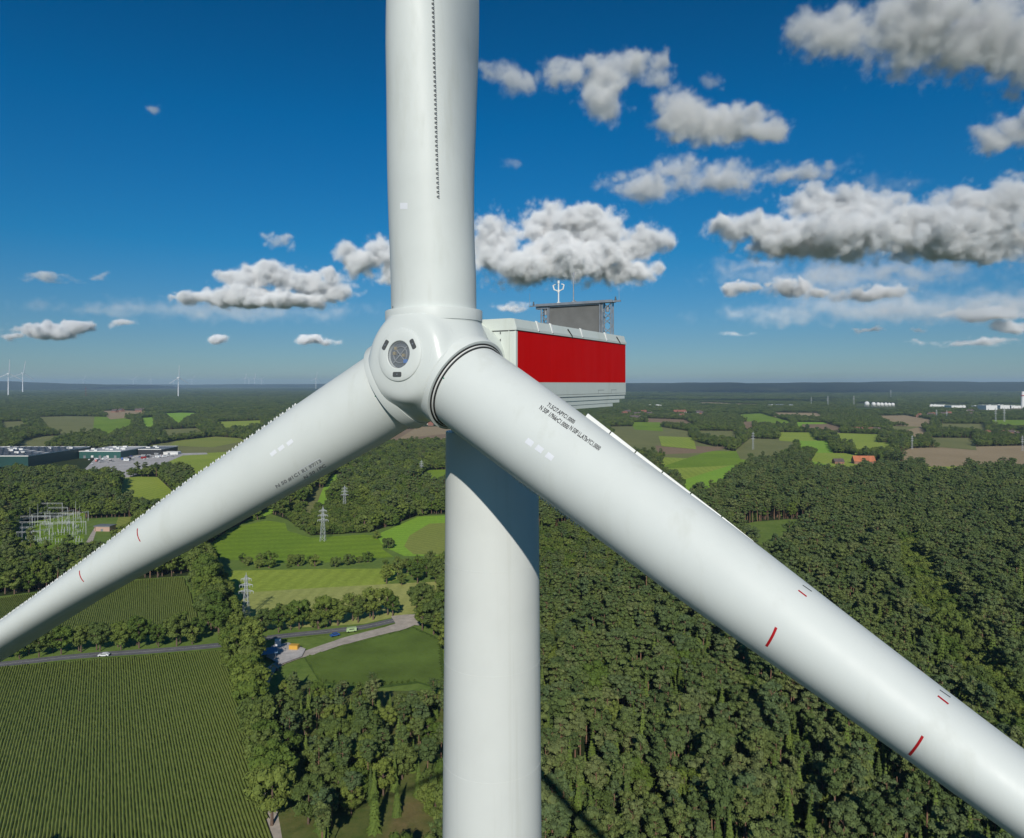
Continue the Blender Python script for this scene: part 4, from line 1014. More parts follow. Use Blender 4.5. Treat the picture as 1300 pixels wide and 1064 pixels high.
# red and white lattice mast
x, y = ground(109, 505); t = thing('radio_mast', (x, y, 0), 'slim reddish lattice mast in the far wood at left', 'mast'); mb = MB(); M_rm = simple('mast_red', (.30, .06, .04), .6)
for i in range(14):
    z0, z1 = i*7, (i+1)*7
    for sx in (-1, 1): mb.tube((sx*(2.6-.15*i), 0, z0), (sx*(2.6-.15*(i+1)), 0, z1), .35, .35, 4); 
    mb.tube((-(2.6-.15*i), 0, z0), ((2.6-.15*(i+1)), 0, z1), .25, .25, 4); mb.tube(((2.6-.15*i), 1, z0), (-(2.6-.15*(i+1)), 1, z1), .25, .25, 4)
mb.build('lattice_mast', [M_rm], t, False); mb = MB(); mb.tube((0, 0, 60), (-7, 0, 92), .5, .3, 5); mb.build('stay', [M_rm], t, False)

# ---- warehouse complex
M_wg = simple('wall_dark_green', (.012, .055, .045), .5, var=.15, scale=.05); M_wg2 = simple('wall_teal', (.018, .085, .070), .5, var=.1, scale=.08)
M_roofw = simple('roof_membrane', (.46, .46, .45), .7, scale=.03, var=.2); M_solar = simple('solar_panel', (.035, .04, .075), .25, var=.2); M_dark = simple('dark_opening', (.02, .022, .025), .5); M_greyroof = simple('roof_grey', (.17, .18, .19), .6, scale=.05, var=.2); M_whitew = simple('wall_white', (.66, .66, .64), .6)
def shed(name, x0, x1, y0, y1, h, wall, roof, label, solar=False, doors=0, lights=0):
    t = thing(name, ((x0+x1)/2, (y0+y1)/2, 0), label, 'building'); cx, cyy = (x0+x1)/2, (y0+y1)/2; a, b_ = (x1-x0)/2, (y1-y0)/2
    mb = MB(); mb.box(-a, a, -b_, b_, 0, h); mb.build('wall', [wall], t, False)
    mb = MB(); mb.box(-a-.3, a+.3, -b_-.3, b_+.3, h+.002, h+.5); rf = mb.build('roof', [roof], t, False)
    mb = MB(); 
    for s in (-1, 1): mb.box(-a-.31, a+.31, s*(b_+.31)-.15, s*(b_+.31)+.15, h-.3, h+.9); mb.box(s*(a+.31)-.15, s*(a+.31)+.15, -b_-.1, b_+.1, h-.3, h+.9)
    mb.build('parapet', [M_whitew], rf, False)
    if solar:
        n = int(2*a/11)
        for i in range(n):
            mb = MB(); xa = -a + 4 + i*11
            for j in range(int(2*b_/16)):
                ya = -b_ + 5 + j*16
                if (i*7+j*3) % 11 == 0: continue
                mb.add([(xa, ya, h+.9), (xa+8, ya, h+1.6), (xa+8, ya+13, h+1.6), (xa, ya+13, h+.9), (xa, ya, h+.8), (xa+8, ya, h+1.5), (xa+8, ya+13, h+1.5), (xa, ya+13, h+.8)], [(0, 1, 2, 3), (7, 6, 5, 4), (0, 4, 5, 1), (1, 5, 6, 2), (2, 6, 7, 3), (3, 7, 4, 0)])
            mb.build('solar_row', [M_solar], rf, False)
    for i in range(lights):
        mb = MB(); xa = rng.uniform(-a*.9, a*.9); ya = rng.uniform(-b_*.9, b_*.9); s = rng.uniform(1.5, 4); mb.box(xa-s, xa+s, ya-2, ya+2, h+.5, h+rng.uniform(1.8, 3.2)); mb.build('roof_unit', [M_whitew], rf, False)
    for i in range(doors):
        mb = MB(); xa = -a + 2*a*(i+.7)/(doors+.4); mb.box(xa-1.9, xa+1.9, -b_-.12, -b_+.05, .3, 4.6); mb.build('loading_door', [M_whitew if i % 2 else M_greyroof], t, False)
    return t
shed('warehouse', -905, -696, 1022, 1172, 15.5, M_wg, M_roofw, 'long dark green warehouse with solar panels at the left edge', True, 0, 26)
shed('warehouse', -694.5, -628, 1140, 1225, 11, M_wg2, M_roofw, 'lower teal warehouse joined to the right end of the long one', False, 5, 12)
shed('warehouse', -626, -588, 1190, 1250, 9.5, M_dark, M_greyroof, 'low open loading hall with grey roof right of the teal warehouse', False, 0, 3)
x, y = ground(217, 577); shed('site_shed', x-16, x+14, y-5, y+6, 4, M_whitew, M_roofw, 'small pale shed at the end of the gravel yard', False, 1, 0)
# vehicles
def car(paint_m, L=4.4, W=1.8, Hh=1.45, van=False):
    t = thing('parked_car', (0, 0, 0), 'x', 'car'); mb = MB(); h = L/2
    P = [(-h, .35), (-h, .85), (-h*.55, .98), (-h*.30, Hh), (h*.55, Hh), (h*.85, .95), (h, .85), (h, .35)] if not van else [(-h, .4), (-h, 1.1), (-h*.8, Hh), (h, Hh), (h, .4)]
    n = len(P); V = [(p[0], -W/2, p[1]) for p in P] + [(p[0], W/2, p[1]) for p in P]; mb.add(V, [tuple(range(n)), tuple(range(2*n-1, n-1, -1))] + [(i, n+i, n+(i+1) % n, (i+1) % n) for i in range(n)])
    mb.build('body', [paint_m], t, False); mb = MB(); mb.box(-h*.45, h*.55, -W/2-.01, W/2+.01, .98 if not van else Hh*.6, Hh-.12 if not van else Hh*.8); mb.build('side_window', [M_dark], t, False)
    for sx in (-.62, .62):
        for sy in (-1, 1): mb = MB(); mb.tube((sx*h, sy*(W/2-.12), .33), (sx*h, sy*(W/2+.02), .33), .33, n=12); mb.build('wheel', [M_seal], t, False)
    return t
def box_body(name, L, W, h, mat, label, cat, loc, rz, ribs=True):
    t = thing(name, loc, label, cat, None, rz); mb = MB(); mb.box(-L/2, L/2, -W/2, W/2, .12, h); mb.build('body', [mat], t, False)
    mb = MB()
    for i in range(int(L/.5)):
        for s in (-1, 1): mb.box(-L/2+.2+i*.5, -L/2+.35+i*.5, *sorted((s*W/2, s*(W/2+.04))), .2, h-.1)
    if ribs: mb.build('rib', [mat], t, False)
    mb = MB(); mb.box(-L/2-.03, L/2+.03, -W/2-.05, W/2+.05, h+.002, h+.1); mb.build('lid', [mat], t, False); return t
PC = {n: simple('paint_'+n, c, .35, var=.03) for n, c in dict(white=(.72, .73, .73), silver=(.35, .36, .37), black=(.02, .02, .022), red=(.35, .02, .015), blue=(.03, .10, .32), green=(.38, .50, .26), yellow=(.62, .36, .06), darkblue=(.02, .05, .14)).items()}
cw_ = car(PC['white']); x, y = ground(133.5, 833); cw_.location = (x, y-1, .385); cw_.rotation_euler = (0, 0, R(8)); cw_['label'] = 'white car driving on the road above the near maize field'
c2 = car(PC['blue']); x, y = ground(425, 808.5); c2.location = (x, y, .38); c2.rotation_euler = (0, 0, R(35)); c2['label'] = 'blue car parked on the grass beside the sandy track'
c3 = car(PC['green'], 4.8, 1.9, 2.1, True); x, y = ground(446, 803); c3.location = (x, y, .38); c3.rotation_euler = (0, 0, R(20)); c3['label'] = 'pale green van parked between the road and the sandy track'; c3['category'] = 'van'
x, y = ground(373.5, 826); box_body('container', 4.0, 2.5, 2.5, PC['yellow'], 'small orange yellow container beside the sandy track', 'container', (x, y, .1), R(-6))
x, y = ground(352.8, 822); box_body('site_cabin', 2.6, 2.4, 3.4, PC['white'], 'small white site cabin at the gravel junction', 'cabin', (x, y, .1), R(20))
x, y = ground(322, 857); box_body('container', 9, 2.8, 2.8, PC['darkblue'], 'dark blue container in the shade of the tree belt', 'container', (x, y, .1), R(55))
# open shed with bluish roof
x, y = ground(336, 836); t = thing('shelter', (x, y, .1), 'small shelter with a pale blue sheet roof beside the tree belt', 'shelter', None, R(25)); M_sheet = simple('blue_sheet', (.16, .28, .42), .5)
for sx in (-1, 1):
    for sy in (-1, 1): mb = MB(); mb.tube((sx*4.2, sy*3, 0), (sx*4.2, sy*3, 3.2), .1); mb.build('post', [M_steel], t, False)
mb = MB(); mb.add([(-5, -3.8, 3.0), (5, -3.8, 3.0), (5, 0, 4.4), (-5, 0, 4.4), (5, 3.8, 3.0), (-5, 3.8, 3.0), (-5, -3.8, 2.9), (5, -3.8, 2.9), (5, 0, 4.3), (-5, 0, 4.3), (5, 3.8, 2.9), (-5, 3.8, 2.9)], [(0, 1, 2, 3), (3, 2, 4, 5), (7, 6, 9, 8), (8, 9, 11, 10), (0, 6, 7, 1), (4, 10, 11, 5), (1, 7, 8, 2), (2, 8, 10, 4), (0, 3, 9, 6), (3, 5, 11, 9)]); mb.build('roof', [M_sheet], t, False)
# excavator
x, y = ground(337.5, 861); t = thing('excavator', (x, y, .1), 'yellow excavator on the shaded part of the track', 'excavator', None, R(60))
for s in (-1, 1): mb = MB(); mb.box(-1.9, 1.9, s*1.1-.3, s*1.1+.3, 0, .8); mb.build('crawler', [M_seal], t, False)
mb = MB(); mb.box(-1.8, 1.5, -1.2, 1.2, .95, 1.9); mb.box(-1.9, -.6, -1.2, 1.2, 1.9, 2.2); mb.build('body', [PC['yellow']], t, False)
mb = MB(); mb.box(.1, 1.4, .2, 1.2, 1.9, 3.1); mb.build('cab', [M_dark], t, False)
mb = MB(); mb.tube((1.2, -.3, 1.6), (3.4, -.3, 4.2), .25, .2); mb.tube((3.4, -.3, 4.2), (5.6, -.3, 2.2), .2, .14); mb.build('boom', [PC['yellow']], t, False)
mb = MB(); mb.box(5.2, 6.1, -.8, .2, 1.1, 2.1); mb.build('bucket', [M_steel_dk], t, False)
# cars and lorries in the gravel yard
protoL = {}
for i in range(46):
    f = rng.uniform(0, 1); u = 112 + f*112; v = 588.5 - f*9.5 + rng.uniform(-5.5, 2.2)*(1-f*.55); 
    col = ['white', 'white', 'silver', 'white', 'red', 'black', 'blue', 'silver'][int(rng.integers(8))]; van = rng.uniform() < .45; key = (col, van)
    if key not in protoL: protoL[key] = o_ = car(PC[col], 7.5 if van else 4.6, 2.4 if van else 1.9, 3.2 if van else 1.6, van)
    else: o_ = copy_tree(protoL[key])
    x, y = ground(u, v); o_.location = (x, y, .75); o_.rotation_euler = (0, 0, rng.uniform(0, 3.1)); o_['group'] = 'vehicles in the warehouse yard'
    o_['label'] = '%s %s parked in the gravel yard beside the warehouses' % (col, 'van' if van else 'car'); o_['category'] = 'van' if van else 'car'
# ---- houses
M_rt = simple('roof_tiles_red', (.22, .085, .055), .8, scale=.3, var=.25); M_rt2 = simple('roof_tiles_dark', (.10, .075, .07), .8, scale=.3, var=.25); M_wb = simple('wall_brick', (.26, .13, .09), .8, scale=.4); M_wc = simple('wall_cream', (.55, .50, .42), .8)
def house(L, W, h, rh, wall, roof, name='house'):
    t = thing(name, (0, 0, 0), 'x', 'house'); a, b_ = L/2, W/2; mb = MB(); mb.box(-a, a, -b_, b_, 0, h); mb.add([(-a, -b_, h), (-a, b_, h), (-a, 0, h+rh-.1), (a, -b_, h), (a, b_, h), (a, 0, h+rh-.1)], [(0, 2, 1), (3, 4, 5), (0, 3, 5, 2), (1, 2, 5, 4)]); mb.build('wall', [wall], t, False)
    mb = MB(); o = .5
    for s in (-1, 1): mb.add([(-a-o, s*(b_+o), h-.25), (a+o, s*(b_+o), h-.25), (a+o, 0, h+rh+.05), (-a-o, 0, h+rh+.05), (-a-o, s*(b_+o), h-.05), (a+o, s*(b_+o), h-.05), (a+o, 0, h+rh+.25), (-a-o, 0, h+rh+.25)], [(0, 1, 2, 3), (7, 6, 5, 4), (0, 4, 5, 1), (1, 5, 6, 2), (3, 7, 4, 0)])
    rf = mb.build('roof', [roof], t, False); mb = MB(); mb.box(a*.4, a*.4+.9, -.45, .45, h+rh-.6, h+rh+1.3); mb.build('chimney', [M_wb], rf, False)
    for i in range(3):
        for s in (-1, 1): mb = MB(); xa = -a*.65 + i*a*.65; mb.box(xa-.6, xa+.6, *sorted((s*b_-.02*s, s*(b_+.04))), 1.0, 2.3); mb.build('window', [M_dark], t, False)
    return t
fh = house(30, 13, 4.5, 7.5, M_wb, simple('roof_orange', (.42, .14, .06), .8, scale=.2, var=.2), 'farmhouse'); x, y = ground(1096, 589); fh.location = (x, y, 0); fh.rotation_euler = (0, 0, R(-6)); fh['label'] = 'farmhouse with a big orange tiled roof at the edge of the wood'
OPEN.append(np.array([(x-40, y-75), (x+40, y-75), (x+45, y+25), (x-45, y+25)]))
h2 = house(18, 10, 4, 4, M_wb, M_rt2); x, y = ground(1108, 588.5); h2.location = (x, y, 0); h2.rotation_euler = (0, 0, R(70)); h2['label'] = 'dark roofed outbuilding right of the orange farmhouse'
h3 = house(14, 10, 4, 4, M_wb, M_rt2); x, y = ground(1064, 589); h3.location = (x, y, 0); h3['label'] = 'small outbuilding left of the orange farmhouse'
protoH = [house(13, 9.5, 4.5, 4.5, M_wc, M_rt), house(15, 10, 4, 5, M_wb, M_rt), house(12, 9, 5, 4.5, M_wc, M_rt2), house(16, 10, 4.2, 4.6, M_wb, M_rt2)]
VIL = [((1085, 545), (1130, 549), 9, 'village on the right above the tan stubble field', 'above the long stubble field'), ((1240, 549), (1292, 557), 14, 'village at the right edge', 'in the village at the right edge'), ((850, 524), (905, 531), 8, 'hamlet right of the nacelle', 'in the hamlet right of the nacelle'), ((790, 524), (830, 534), 7, 'hamlet just right of the nacelle foot', 'in the hamlet below the nacelle rear corner'),
       ((1150, 524), (1240, 530), 8, 'houses below the industrial plant', 'scattered below the white industrial plant'), ((520, 538), (560, 541), 4, 'hamlet under the hub', 'glimpsed right below the hub'), ((130, 522), (186, 525), 5, 'settlement at far left', 'in the settlement beyond the left fields'), ((1290, 549), (1340, 560), 5, 'village at the right edge', 'in the village at the right edge')]
used = 0; HPTS = []
for (ua, va), (ub, vb_), n, grp, where in VIL:
    for i in range(n):
        u = rng.uniform(ua, ub); v = rng.uniform(va, vb_); x, y = ground(u, v); p_i = int(rng.integers(4)) if ua != 130 else 3
        if used < 4: p_i = used; o_ = protoH[used]; used += 1
        else: o_ = copy_tree(protoH[p_i])
        s = 1.0 + .5*(y > 2200); o_.location = (x, y, 0); o_.rotation_euler = (0, 0, rng.uniform(-.7, .7)); o_.scale = (s, s, s); HPTS.append((x, y))
        o_['label'] = '%s house with %s roof %s' % ('cream' if p_i in (0, 2) else 'brick', 'a red tiled' if p_i < 2 else 'a dark', where); o_['group'] = 'houses of the ' + grp
        r_ = 26*s; OPEN.append(np.array([(x-r_*.6, y-r_*1.9), (x+r_*.6, y-r_*1.9), (x+r_*.6, y+r_*.3), (x-r_*.6, y+r_*.3)]))
# hut in the substation
x, y = ground(133.5, 674); t = thing('switch_house', (x, y, 0), 'small brick switch house with a grey flat roof on the lawn', 'building', None, R(-5)); mb = MB(); mb.box(-6.5, 6.5, -4, 4, 0, 4.2); mb.build('wall', [simple('wall_pink', (.45, .30, .24), .8)], t, False)
mb = MB(); mb.box(-7, 7, -4.5, 4.5, 4.202, 4.8); mb.build('roof', [M_greyroof], t, False); mb = MB(); mb.box(-1, 1, -4.06, -3.95, 0, 2.4); mb.build('door', [M_greyroof], t, False)
# substation gantries and lightning masts
def gantry(L, h):
    t = thing('busbar_gantry', (0, 0, 0), 'x', 'gantry')
    for s in (-1, 1):
        mb = MB(); 
        for q in (-.35, .35): mb.tube((s*L/2+q, 0, 0), (s*L/2+q*.3, 0, h), .09, .09, 5)
        mb.build('post', [M_pyl], t, False)
    mb = MB(); mb.tube((-L/2, 0, h), (L/2, 0, h), .10, .10, 5); mb.tube((-L/2, 0, h-.8), (L/2, 0, h-.8), .07, .07, 5)
    for i in range(int(L/1.5)): mb.tube((-L/2+i*1.5, 0, h-.8), (-L/2+(i+1)*1.5, 0, h if i % 2 else h-.8), .06, .06, 4)
    mb.build('beam', [M_pyl], t, False)
    for i in range(3): mb = MB(); xx_ = -L/2 + L*(i+.5)/3; mb.tube((xx_, 0, h-.8), (xx_, 0, h-2.4), .11, .11, 6); mb.build('insulator', [M_steel_dk], t, False)
    return t
gp = {16: gantry(16, 9), 24: gantry(24, 11)}; usedg = set()
for i, (u, v, L, rz) in enumerate([(28, 684, 16, 5), (42, 680, 24, 5), (60, 672, 24, 2), (75, 668, 24, 0), (68, 660, 24, 3), (84, 662, 16, 80), (95, 672, 16, 85), (52, 664, 16, 70), (36, 690, 16, 10), (50, 688, 16, 70), (88, 680, 24, 10), (72, 682, 24, 8), (30, 676, 24, 85), (100, 664, 16, 60), (62, 654, 24, 2), (45, 672, 24, 4)]):
    t = gp[L] if L not in usedg else copy_tree(gp[L]); usedg.add(L); x, y = ground(u, v); t.location = (x, y, 0); t.rotation_euler = (0, 0, R(rz)); t['label'] = 'pale steel busbar gantry in the open air substation'; t['group'] = 'gantries of the substation'
def lmast():
    t = thing('lightning_mast', (0, 0, 0), 'x', 'mast'); mb = MB(); mb.tube((0, 0, 0), (0, 0, 1), .010, .004, 6); mb.build('pole', [M_pyl], t, False); mb = MB(); mb.box(-.02, .02, -.02, .02, 0, .02); mb.build('footing', [M_whitew], t, False); return t
lm = lmast()
for i, (u, vb_, vt) in enumerate([(28, 692, 664), (38, 670, 644), (48, 668, 640), (60, 660, 637), (36, 694, 668), (96, 662, 636), (101, 660, 641), (108, 668, 650), (106, 672, 654), (88, 684, 662), (17, 688, 668), (23, 694, 675), (43, 695, 672), (73, 676, 655)]):
    t = lm if i == 0 else copy_tree(lm); x, y = ground(u, vb_); h = H - (vt-V0)*y/F; t.location = (x, y, 0); t.scale = (h, h, h); t['label'] = 'slender pale lightning mast in the open air substation'; t['group'] = 'lightning masts of the substation'
def appar():
    t = thing('switchgear', (0, 0, 0), 'x', 'switchgear')
    for s in (-1, 0, 1): mb = MB(); mb.tube((s*2.2, 0, 0), (s*2.2, 0, 2.4), .08); mb.tube((s*2.2, 0, 2.4), (s*2.2, 0, 4.6), .15); mb.build('column', [M_pyl], t, False)
    mb = MB(); mb.box(-2.6, 2.6, -.15, .15, 2.3, 2.5); mb.build('beam', [M_steel], t, False); return t
ap = appar()
for i in range(52):
    u = rng.uniform(18, 104); v = rng.uniform(655, 693)
    if v > 697 - (u-10)*.0 or v < 664 - (u-20)*.16: v = rng.uniform(672, 690)
    t = ap if i == 0 else copy_tree(ap); x, y = ground(u, v); t.location = (x, y, 0); t.rotation_euler = (0, 0, R(rng.choice([3, 93]))); t['label'] = 'row of three pale insulator columns in the substation'; t['group'] = 'switchgear of the substation'
# white sphere tanks, industry, chimney
def sphere_tank():
    t = thing('sphere_tank', (0, 0, 0), 'x', 'tank'); V, Fc = ICO[2]; mb = MB(); bm = bmesh.new(); bmesh.ops.create_uvsphere(bm, u_segments=24, v_segments=14, radius=10.5)
    for v in bm.verts: v.co.z += 14
    me = bpy.data.meshes.new('sphere'); bm.to_mesh(me); bm.free(); me.polygons.foreach_set('use_smooth', [True]*len(me.polygons)); obj('sphere', me, M_whitew, t)
    for i in range(8): a = i*math.pi/4; mb = MB(); mb.tube((8.5*math.cos(a), 8.5*math.sin(a), 0), (10*math.cos(a), 10*math.sin(a), 13), .4); mb.build('leg', [M_whitew], t, False)
    return t
ICO_ = None
for i, (u, s) in enumerate([(1100.5, 1.15), (1109, 1.0), (1114.8, .95), (1119.5, .9), (1124.5, .9), (1129, .85), (1133.5, .85)]):
    t = sphere_tank() if i == 0 else copy_tree(st0)
    if i == 0: st0 = t
    x, y = ground(u, 516.5); t.location = (x, y, 0); t.scale = (s, s, s); t['label'] = ('largest white sphere tank at the left end of the far row' if i == 0 else 'white sphere tank in the far row right of the largest one'); t['group'] = 'white sphere tanks'
for i, (u0, u1, v, h, lb) in enumerate([(1208, 1226, 517.5, 9, 'long low white shed right of the sphere tanks'), (1243, 1252, 519, 12, 'small white plant building left of the round tanks'), (1252, 1266, 520.5, 20, 'broad white plant building near the right edge'), (1270, 1282, 519, 16, 'white plant building beside the chimney'), (1284, 1296, 518.5, 12, 'low plant building under the chimney'), (826, 840, 517, 10, 'low pale hall on the flat right of the nacelle'), (975, 1010, 516.5, 9, 'long low blue grey greenhouse in the far plain'), (1180, 1200, 516, 8, 'low grey shed between tanks and plant')]):
    (xa, y), (xb, _) = ground(u0, v), ground(u1, v); shed('plant_building', xa, xb, y, y+60, h, M_whitew if 'blue' not in lb else M_greyroof, M_roofw if 'blue' not in lb else M_sheet, lb, False, 3, 4)
x, y = ground(1298.5, 518.5); t = thing('chimney_stack', (x, y, 0), 'tall white chimney at the right edge of the horizon', 'chimney'); mb = MB(); mb.tube((0, 0, 0), (0, 0, H-(497-V0)*y/F-.0), 9, 6.5, 20); mb.build('shaft', [M_whitew], t, True); mb = MB(); mb.tube((0, 0, 60), (0, 0, 64), 9.2, 9.2, 20); mb.build('band', [PC['red']], t, True)
for w in ((1085, 1140, 512, 522), (1240, 1302, 513, 524), (1200, 1230, 513, 521), (1178, 1204, 512, 520)):
    OPEN.append(np.array(wpoly([(w[0], w[2]), (w[1], w[2]), (w[1], w[3]), (w[0], w[3])])))
OPEN.append(np.array(wpoly([(112, 678), (160, 664), (160, 700), (118, 700)])))

# ---- woodland: candidates on a jittered grid, rejected on fields, roads and yards
for P in (wpoly([(112, 700), (128, 672), (150, 664), (150, 680), (125, 700)]),): pass
BLD = [np.array(p) for p in ([(-980, 915), (-690, 915), (-590, 1020), (-560, 1260), (-980, 1260)],)]
BLD.append(np.array(wpoly([(-40, 602), (36, 602), (160, 604), (235, 592), (200, 570), (-40, 570)])))
VAL = np.array(wpoly(VALLEY)); FARMW = np.array(wpoly(FARM))
ROADP = np.array([p for p in track] + [p for p in road1])
def vnoise(x, y, L, seed):
    r_ = np.random.default_rng(seed); s = 0
    for k in range(7):
        a = r_.uniform(0, 6.28); f = 2*math.pi/L*r_.uniform(.6, 1.9); s = s + np.sin((x*math.cos(a)+y*math.sin(a))*f + r_.uniform(0, 6.28) + 1.3*np.sin((x*math.sin(a)-y*math.cos(a))*f*.7))
    return s/7
def scatter(y0, y1, sp, margin=1.16):
    ny = int((y1-y0)/sp); out = []
    for j in range(ny):
        y = y0 + j*sp; half = (U0+150)/F*y*margin
        xs_ = np.arange(-half, half, sp) + (j % 2)*sp*.5; out.append(np.stack([xs_, np.full(len(xs_), y)], 1))
    P = np.concatenate(out); P = P + rng.uniform(-.42, .42, P.shape)*sp
    return P
def allowed(P, pad=0.0):
    x, y = P[:, 0], P[:, 1]; ok = np.ones(len(P), bool)
    for W in OPEN + BLD:
        bb0, bb1 = W.min(0)-1, W.max(0)+1; m = (x > bb0[0]) & (x < bb1[0]) & (y > bb0[1]) & (y < bb1[1]) & ok
        if m.any():
            idx = np.where(m)[0]; ok[idx[inside(W, x[idx], y[idx])]] = False
    m = np.where(ok & (y < 700))[0]
    if len(m):
        d = np.min(np.hypot(x[m][:, None]-ROADP[None, :, 0], y[m][:, None]-ROADP[None, :, 1]), 1); ok[m[d < 7]] = False
    m = np.hypot(x-TW[0], y-TW[1]) < 30; ok[m] = False
    return ok
rng = np.random.default_rng(5)
near = scatter(150, 900, 4.9); near = near[allowed(near)]
mid = scatter(900, 2600, 7.6, 1.08); mid = mid[allowed(mid)]
fa = scatter(2600, 6500, 24, 1.05); fa = fa[allowed(fa)]
vf = scatter(6500, 19000, 62, 1.0); vf = vf[allowed(vf)]
REC = {k: [] for k in PROTO}      # (x, y, s, sz, variant)
def classify(P, band):
    x, y = P[:, 0], P[:, 1]; u = U0 + F*x/y; v = V0 + F*H/y; n = len(P); r = rng.uniform(0, 1, n)
    nz = vnoise(x, y, 90, 1); nb = vnoise(x, y, 260, 2); big = vnoise(x, y, 900, 3)
    kind = np.full(n, 'broad'.ljust(6)); keep = np.ones(n, bool); s = rng.normal(1, .13, n).clip(.6, 1.4); sz = s*rng.normal(1, .08, n)
    right = (u > 600) & (v > 585)
    kind[:] = np.where(right, np.where(r < .78, 'pine', np.where(r < .92, 'spruce', 'broad')), np.where(r < .80, 'broad', 'pine'))
    # spruces thick among the near pines
    m = right & (v > 760) & (nz > -.12) & (rng.uniform(0, 1, n) < .38); kind[m] = 'spruce'
    m = right & (v > 640) & (v < 760) & (u < 790) & (nb > -.1); kind[m & (rng.uniform(0, 1, n) < .75)] = 'broad'; s[m] *= .72; sz[m] *= .62
    # broadleaf fringe
    m = (u > 1140) & (v > 700) & (v < 960) & (np.abs(u - (1130 + (v-700)*.62)) < 26); kind[m] = 'broad'
    # mixed clearing, lower centre-left
    m = (u < 600) & (v > 838); cl = m & (nz > .16); keep &= ~(cl & (rng.uniform(0, 1, n) < .8)); k2 = rng.uniform(0, 1, n)
    kind[m] = np.where(k2[m] < .34, 'pine', np.where(k2[m] < .70, 'spruce', 'broad')); keep &= ~(m & (rng.uniform(0, 1, n) < .12)); s[m] *= np.where(v[m] < 915, .58, np.where(v[m] < 950, .72, .84)); sz[m] *= np.where(v[m] < 915, .58, np.where(v[m] < 950, .72, .86))
    # scrubby hill behind the pylon
    m = (u > 362) & (u < 470) & (v > 640) & (v < 684); kind[m] = 'shrub'; s[m] *= 1.2; sz[m] *= 1.1
    # farmland on the right: groves and hedges only
    f = inside(FARMW, x, y)
    thr = {0: .12, 1: .18, 2: .23, 3: .17}[band]
    lines = (np.abs(((x*.96+y*.29)/330) % 1 - .5) < .055) | (np.abs(((y*.96-x*.29)/450) % 1 - .5) < .05)
    keep &= ~(f & ~((big*.6+nb*.6 > thr) | (lines & (nb > -.05))))
    # a few far clearings elsewhere are left to the fields
    return kind, keep, s, sz, u, v
for band, (P, mul) in enumerate(((near, .95), (mid, .98), (fa, 2.5), (vf, 6.4))):
    kind, keep, s, sz, u, v = classify(P, band)
    if band >= 2: kind[:] = 'broad'
    for k in PROTO:
        m = keep & (np.char.strip(kind) == k)
        hz = {0: .90, 1: .74, 2: .72, 3: 1.0}[band]
        sx = s[m]*mul
        if k == 'spruce' and band >= 1: sx = sx*1.3
        REC[k].append(np.stack([P[m, 0], P[m, 1], sx, sz[m]*hz, rng.integers(0, len(PROTO[k]), m.sum())], 1))
LAB = {
 'pine': (('tall pine with a rounded crown in the wood right of the tower', 'pines in the wood right of the tower'), ('pine standing in the mixed clearing left of the tower foot', 'pines in the clearing left of the tower')),
 'spruce': (('narrow pointed spruce between the pines right of the tower', 'spruces in the wood right of the tower'), ('narrow pointed spruce in the mixed clearing left of the tower foot', 'spruces in the clearing left of the tower')),
 'broad': (('leafy tree growing among the pines right of the tower', 'leafy trees in the wood right of the tower'), ('leafy tree in the mixed clearing left of the tower foot', 'leafy trees in the clearing left of the tower')),
 'shrub': (('shrub', 'shrubs'), ('shrub on the scrubby rise behind the pylon', 'shrubs behind the pylon'))}
LIMIT = {'pine': 298, 'spruce': 290, 'broad': 298, 'shrub': 280}
rest = {}
for k in PROTO:
    A_ = np.concatenate(REC[k]); u = U0 + F*A_[:, 0]/A_[:, 1]; v = V0 + F*(H-12)/A_[:, 1]
    vis = (u > 5) & (u < 1295) & (v < 1070) & ~((u > 566) & (u < 682))
    # behind the lower right blade
    lo = 540 + (u-565)*.735; hi = 455 + (u-640)*.745; vis &= ~((u > 600) & (v > hi+6) & (v < lo-8))
    vis &= ~((u < 480) & (v > 788-u*.72) & (v < 841-u*.63))
    order = np.argsort(np.where(vis, A_[:, 1]/A_[:, 2], 1e9)); n = max(0, LIMIT[k] - COUNT[k])
    pick = order[:n]; mask = np.zeros(len(A_), bool); mask[pick] = True
    for i in pick:
        x, y, s_, sz_, var = A_[i]; left = u[i] < 600
        lb, gp = LAB[k][1 if left else 0]
        if not left and k != 'shrub' and v[i] < 540 + (u[i]-565)*.70: lb, gp = lb.replace('right of the tower', 'beyond the lower right blade'), gp.replace('right of the tower', 'beyond the lower right blade')
        if k == 'broad' and left and v[i] < 800: lb, gp = 'leafy tree in the woodland on the far side of the open valley', 'woodland trees beyond the valley'
        if k == 'pine' and left and v[i] < 800: lb, gp = 'pine in the woodland on the far side of the open valley', 'pines beyond the valley'
        tree(k, x, y, s_, lb, gp, sz=sz_, var=int(var))
    rest[k] = A_[~mask]
    for v_ in range(len(PROTO[k])):
        if v_ not in FIRST[k]:
            print('proto without an individual', k, v_)
print({k: (COUNT[k], len(rest[k])) for k in PROTO})

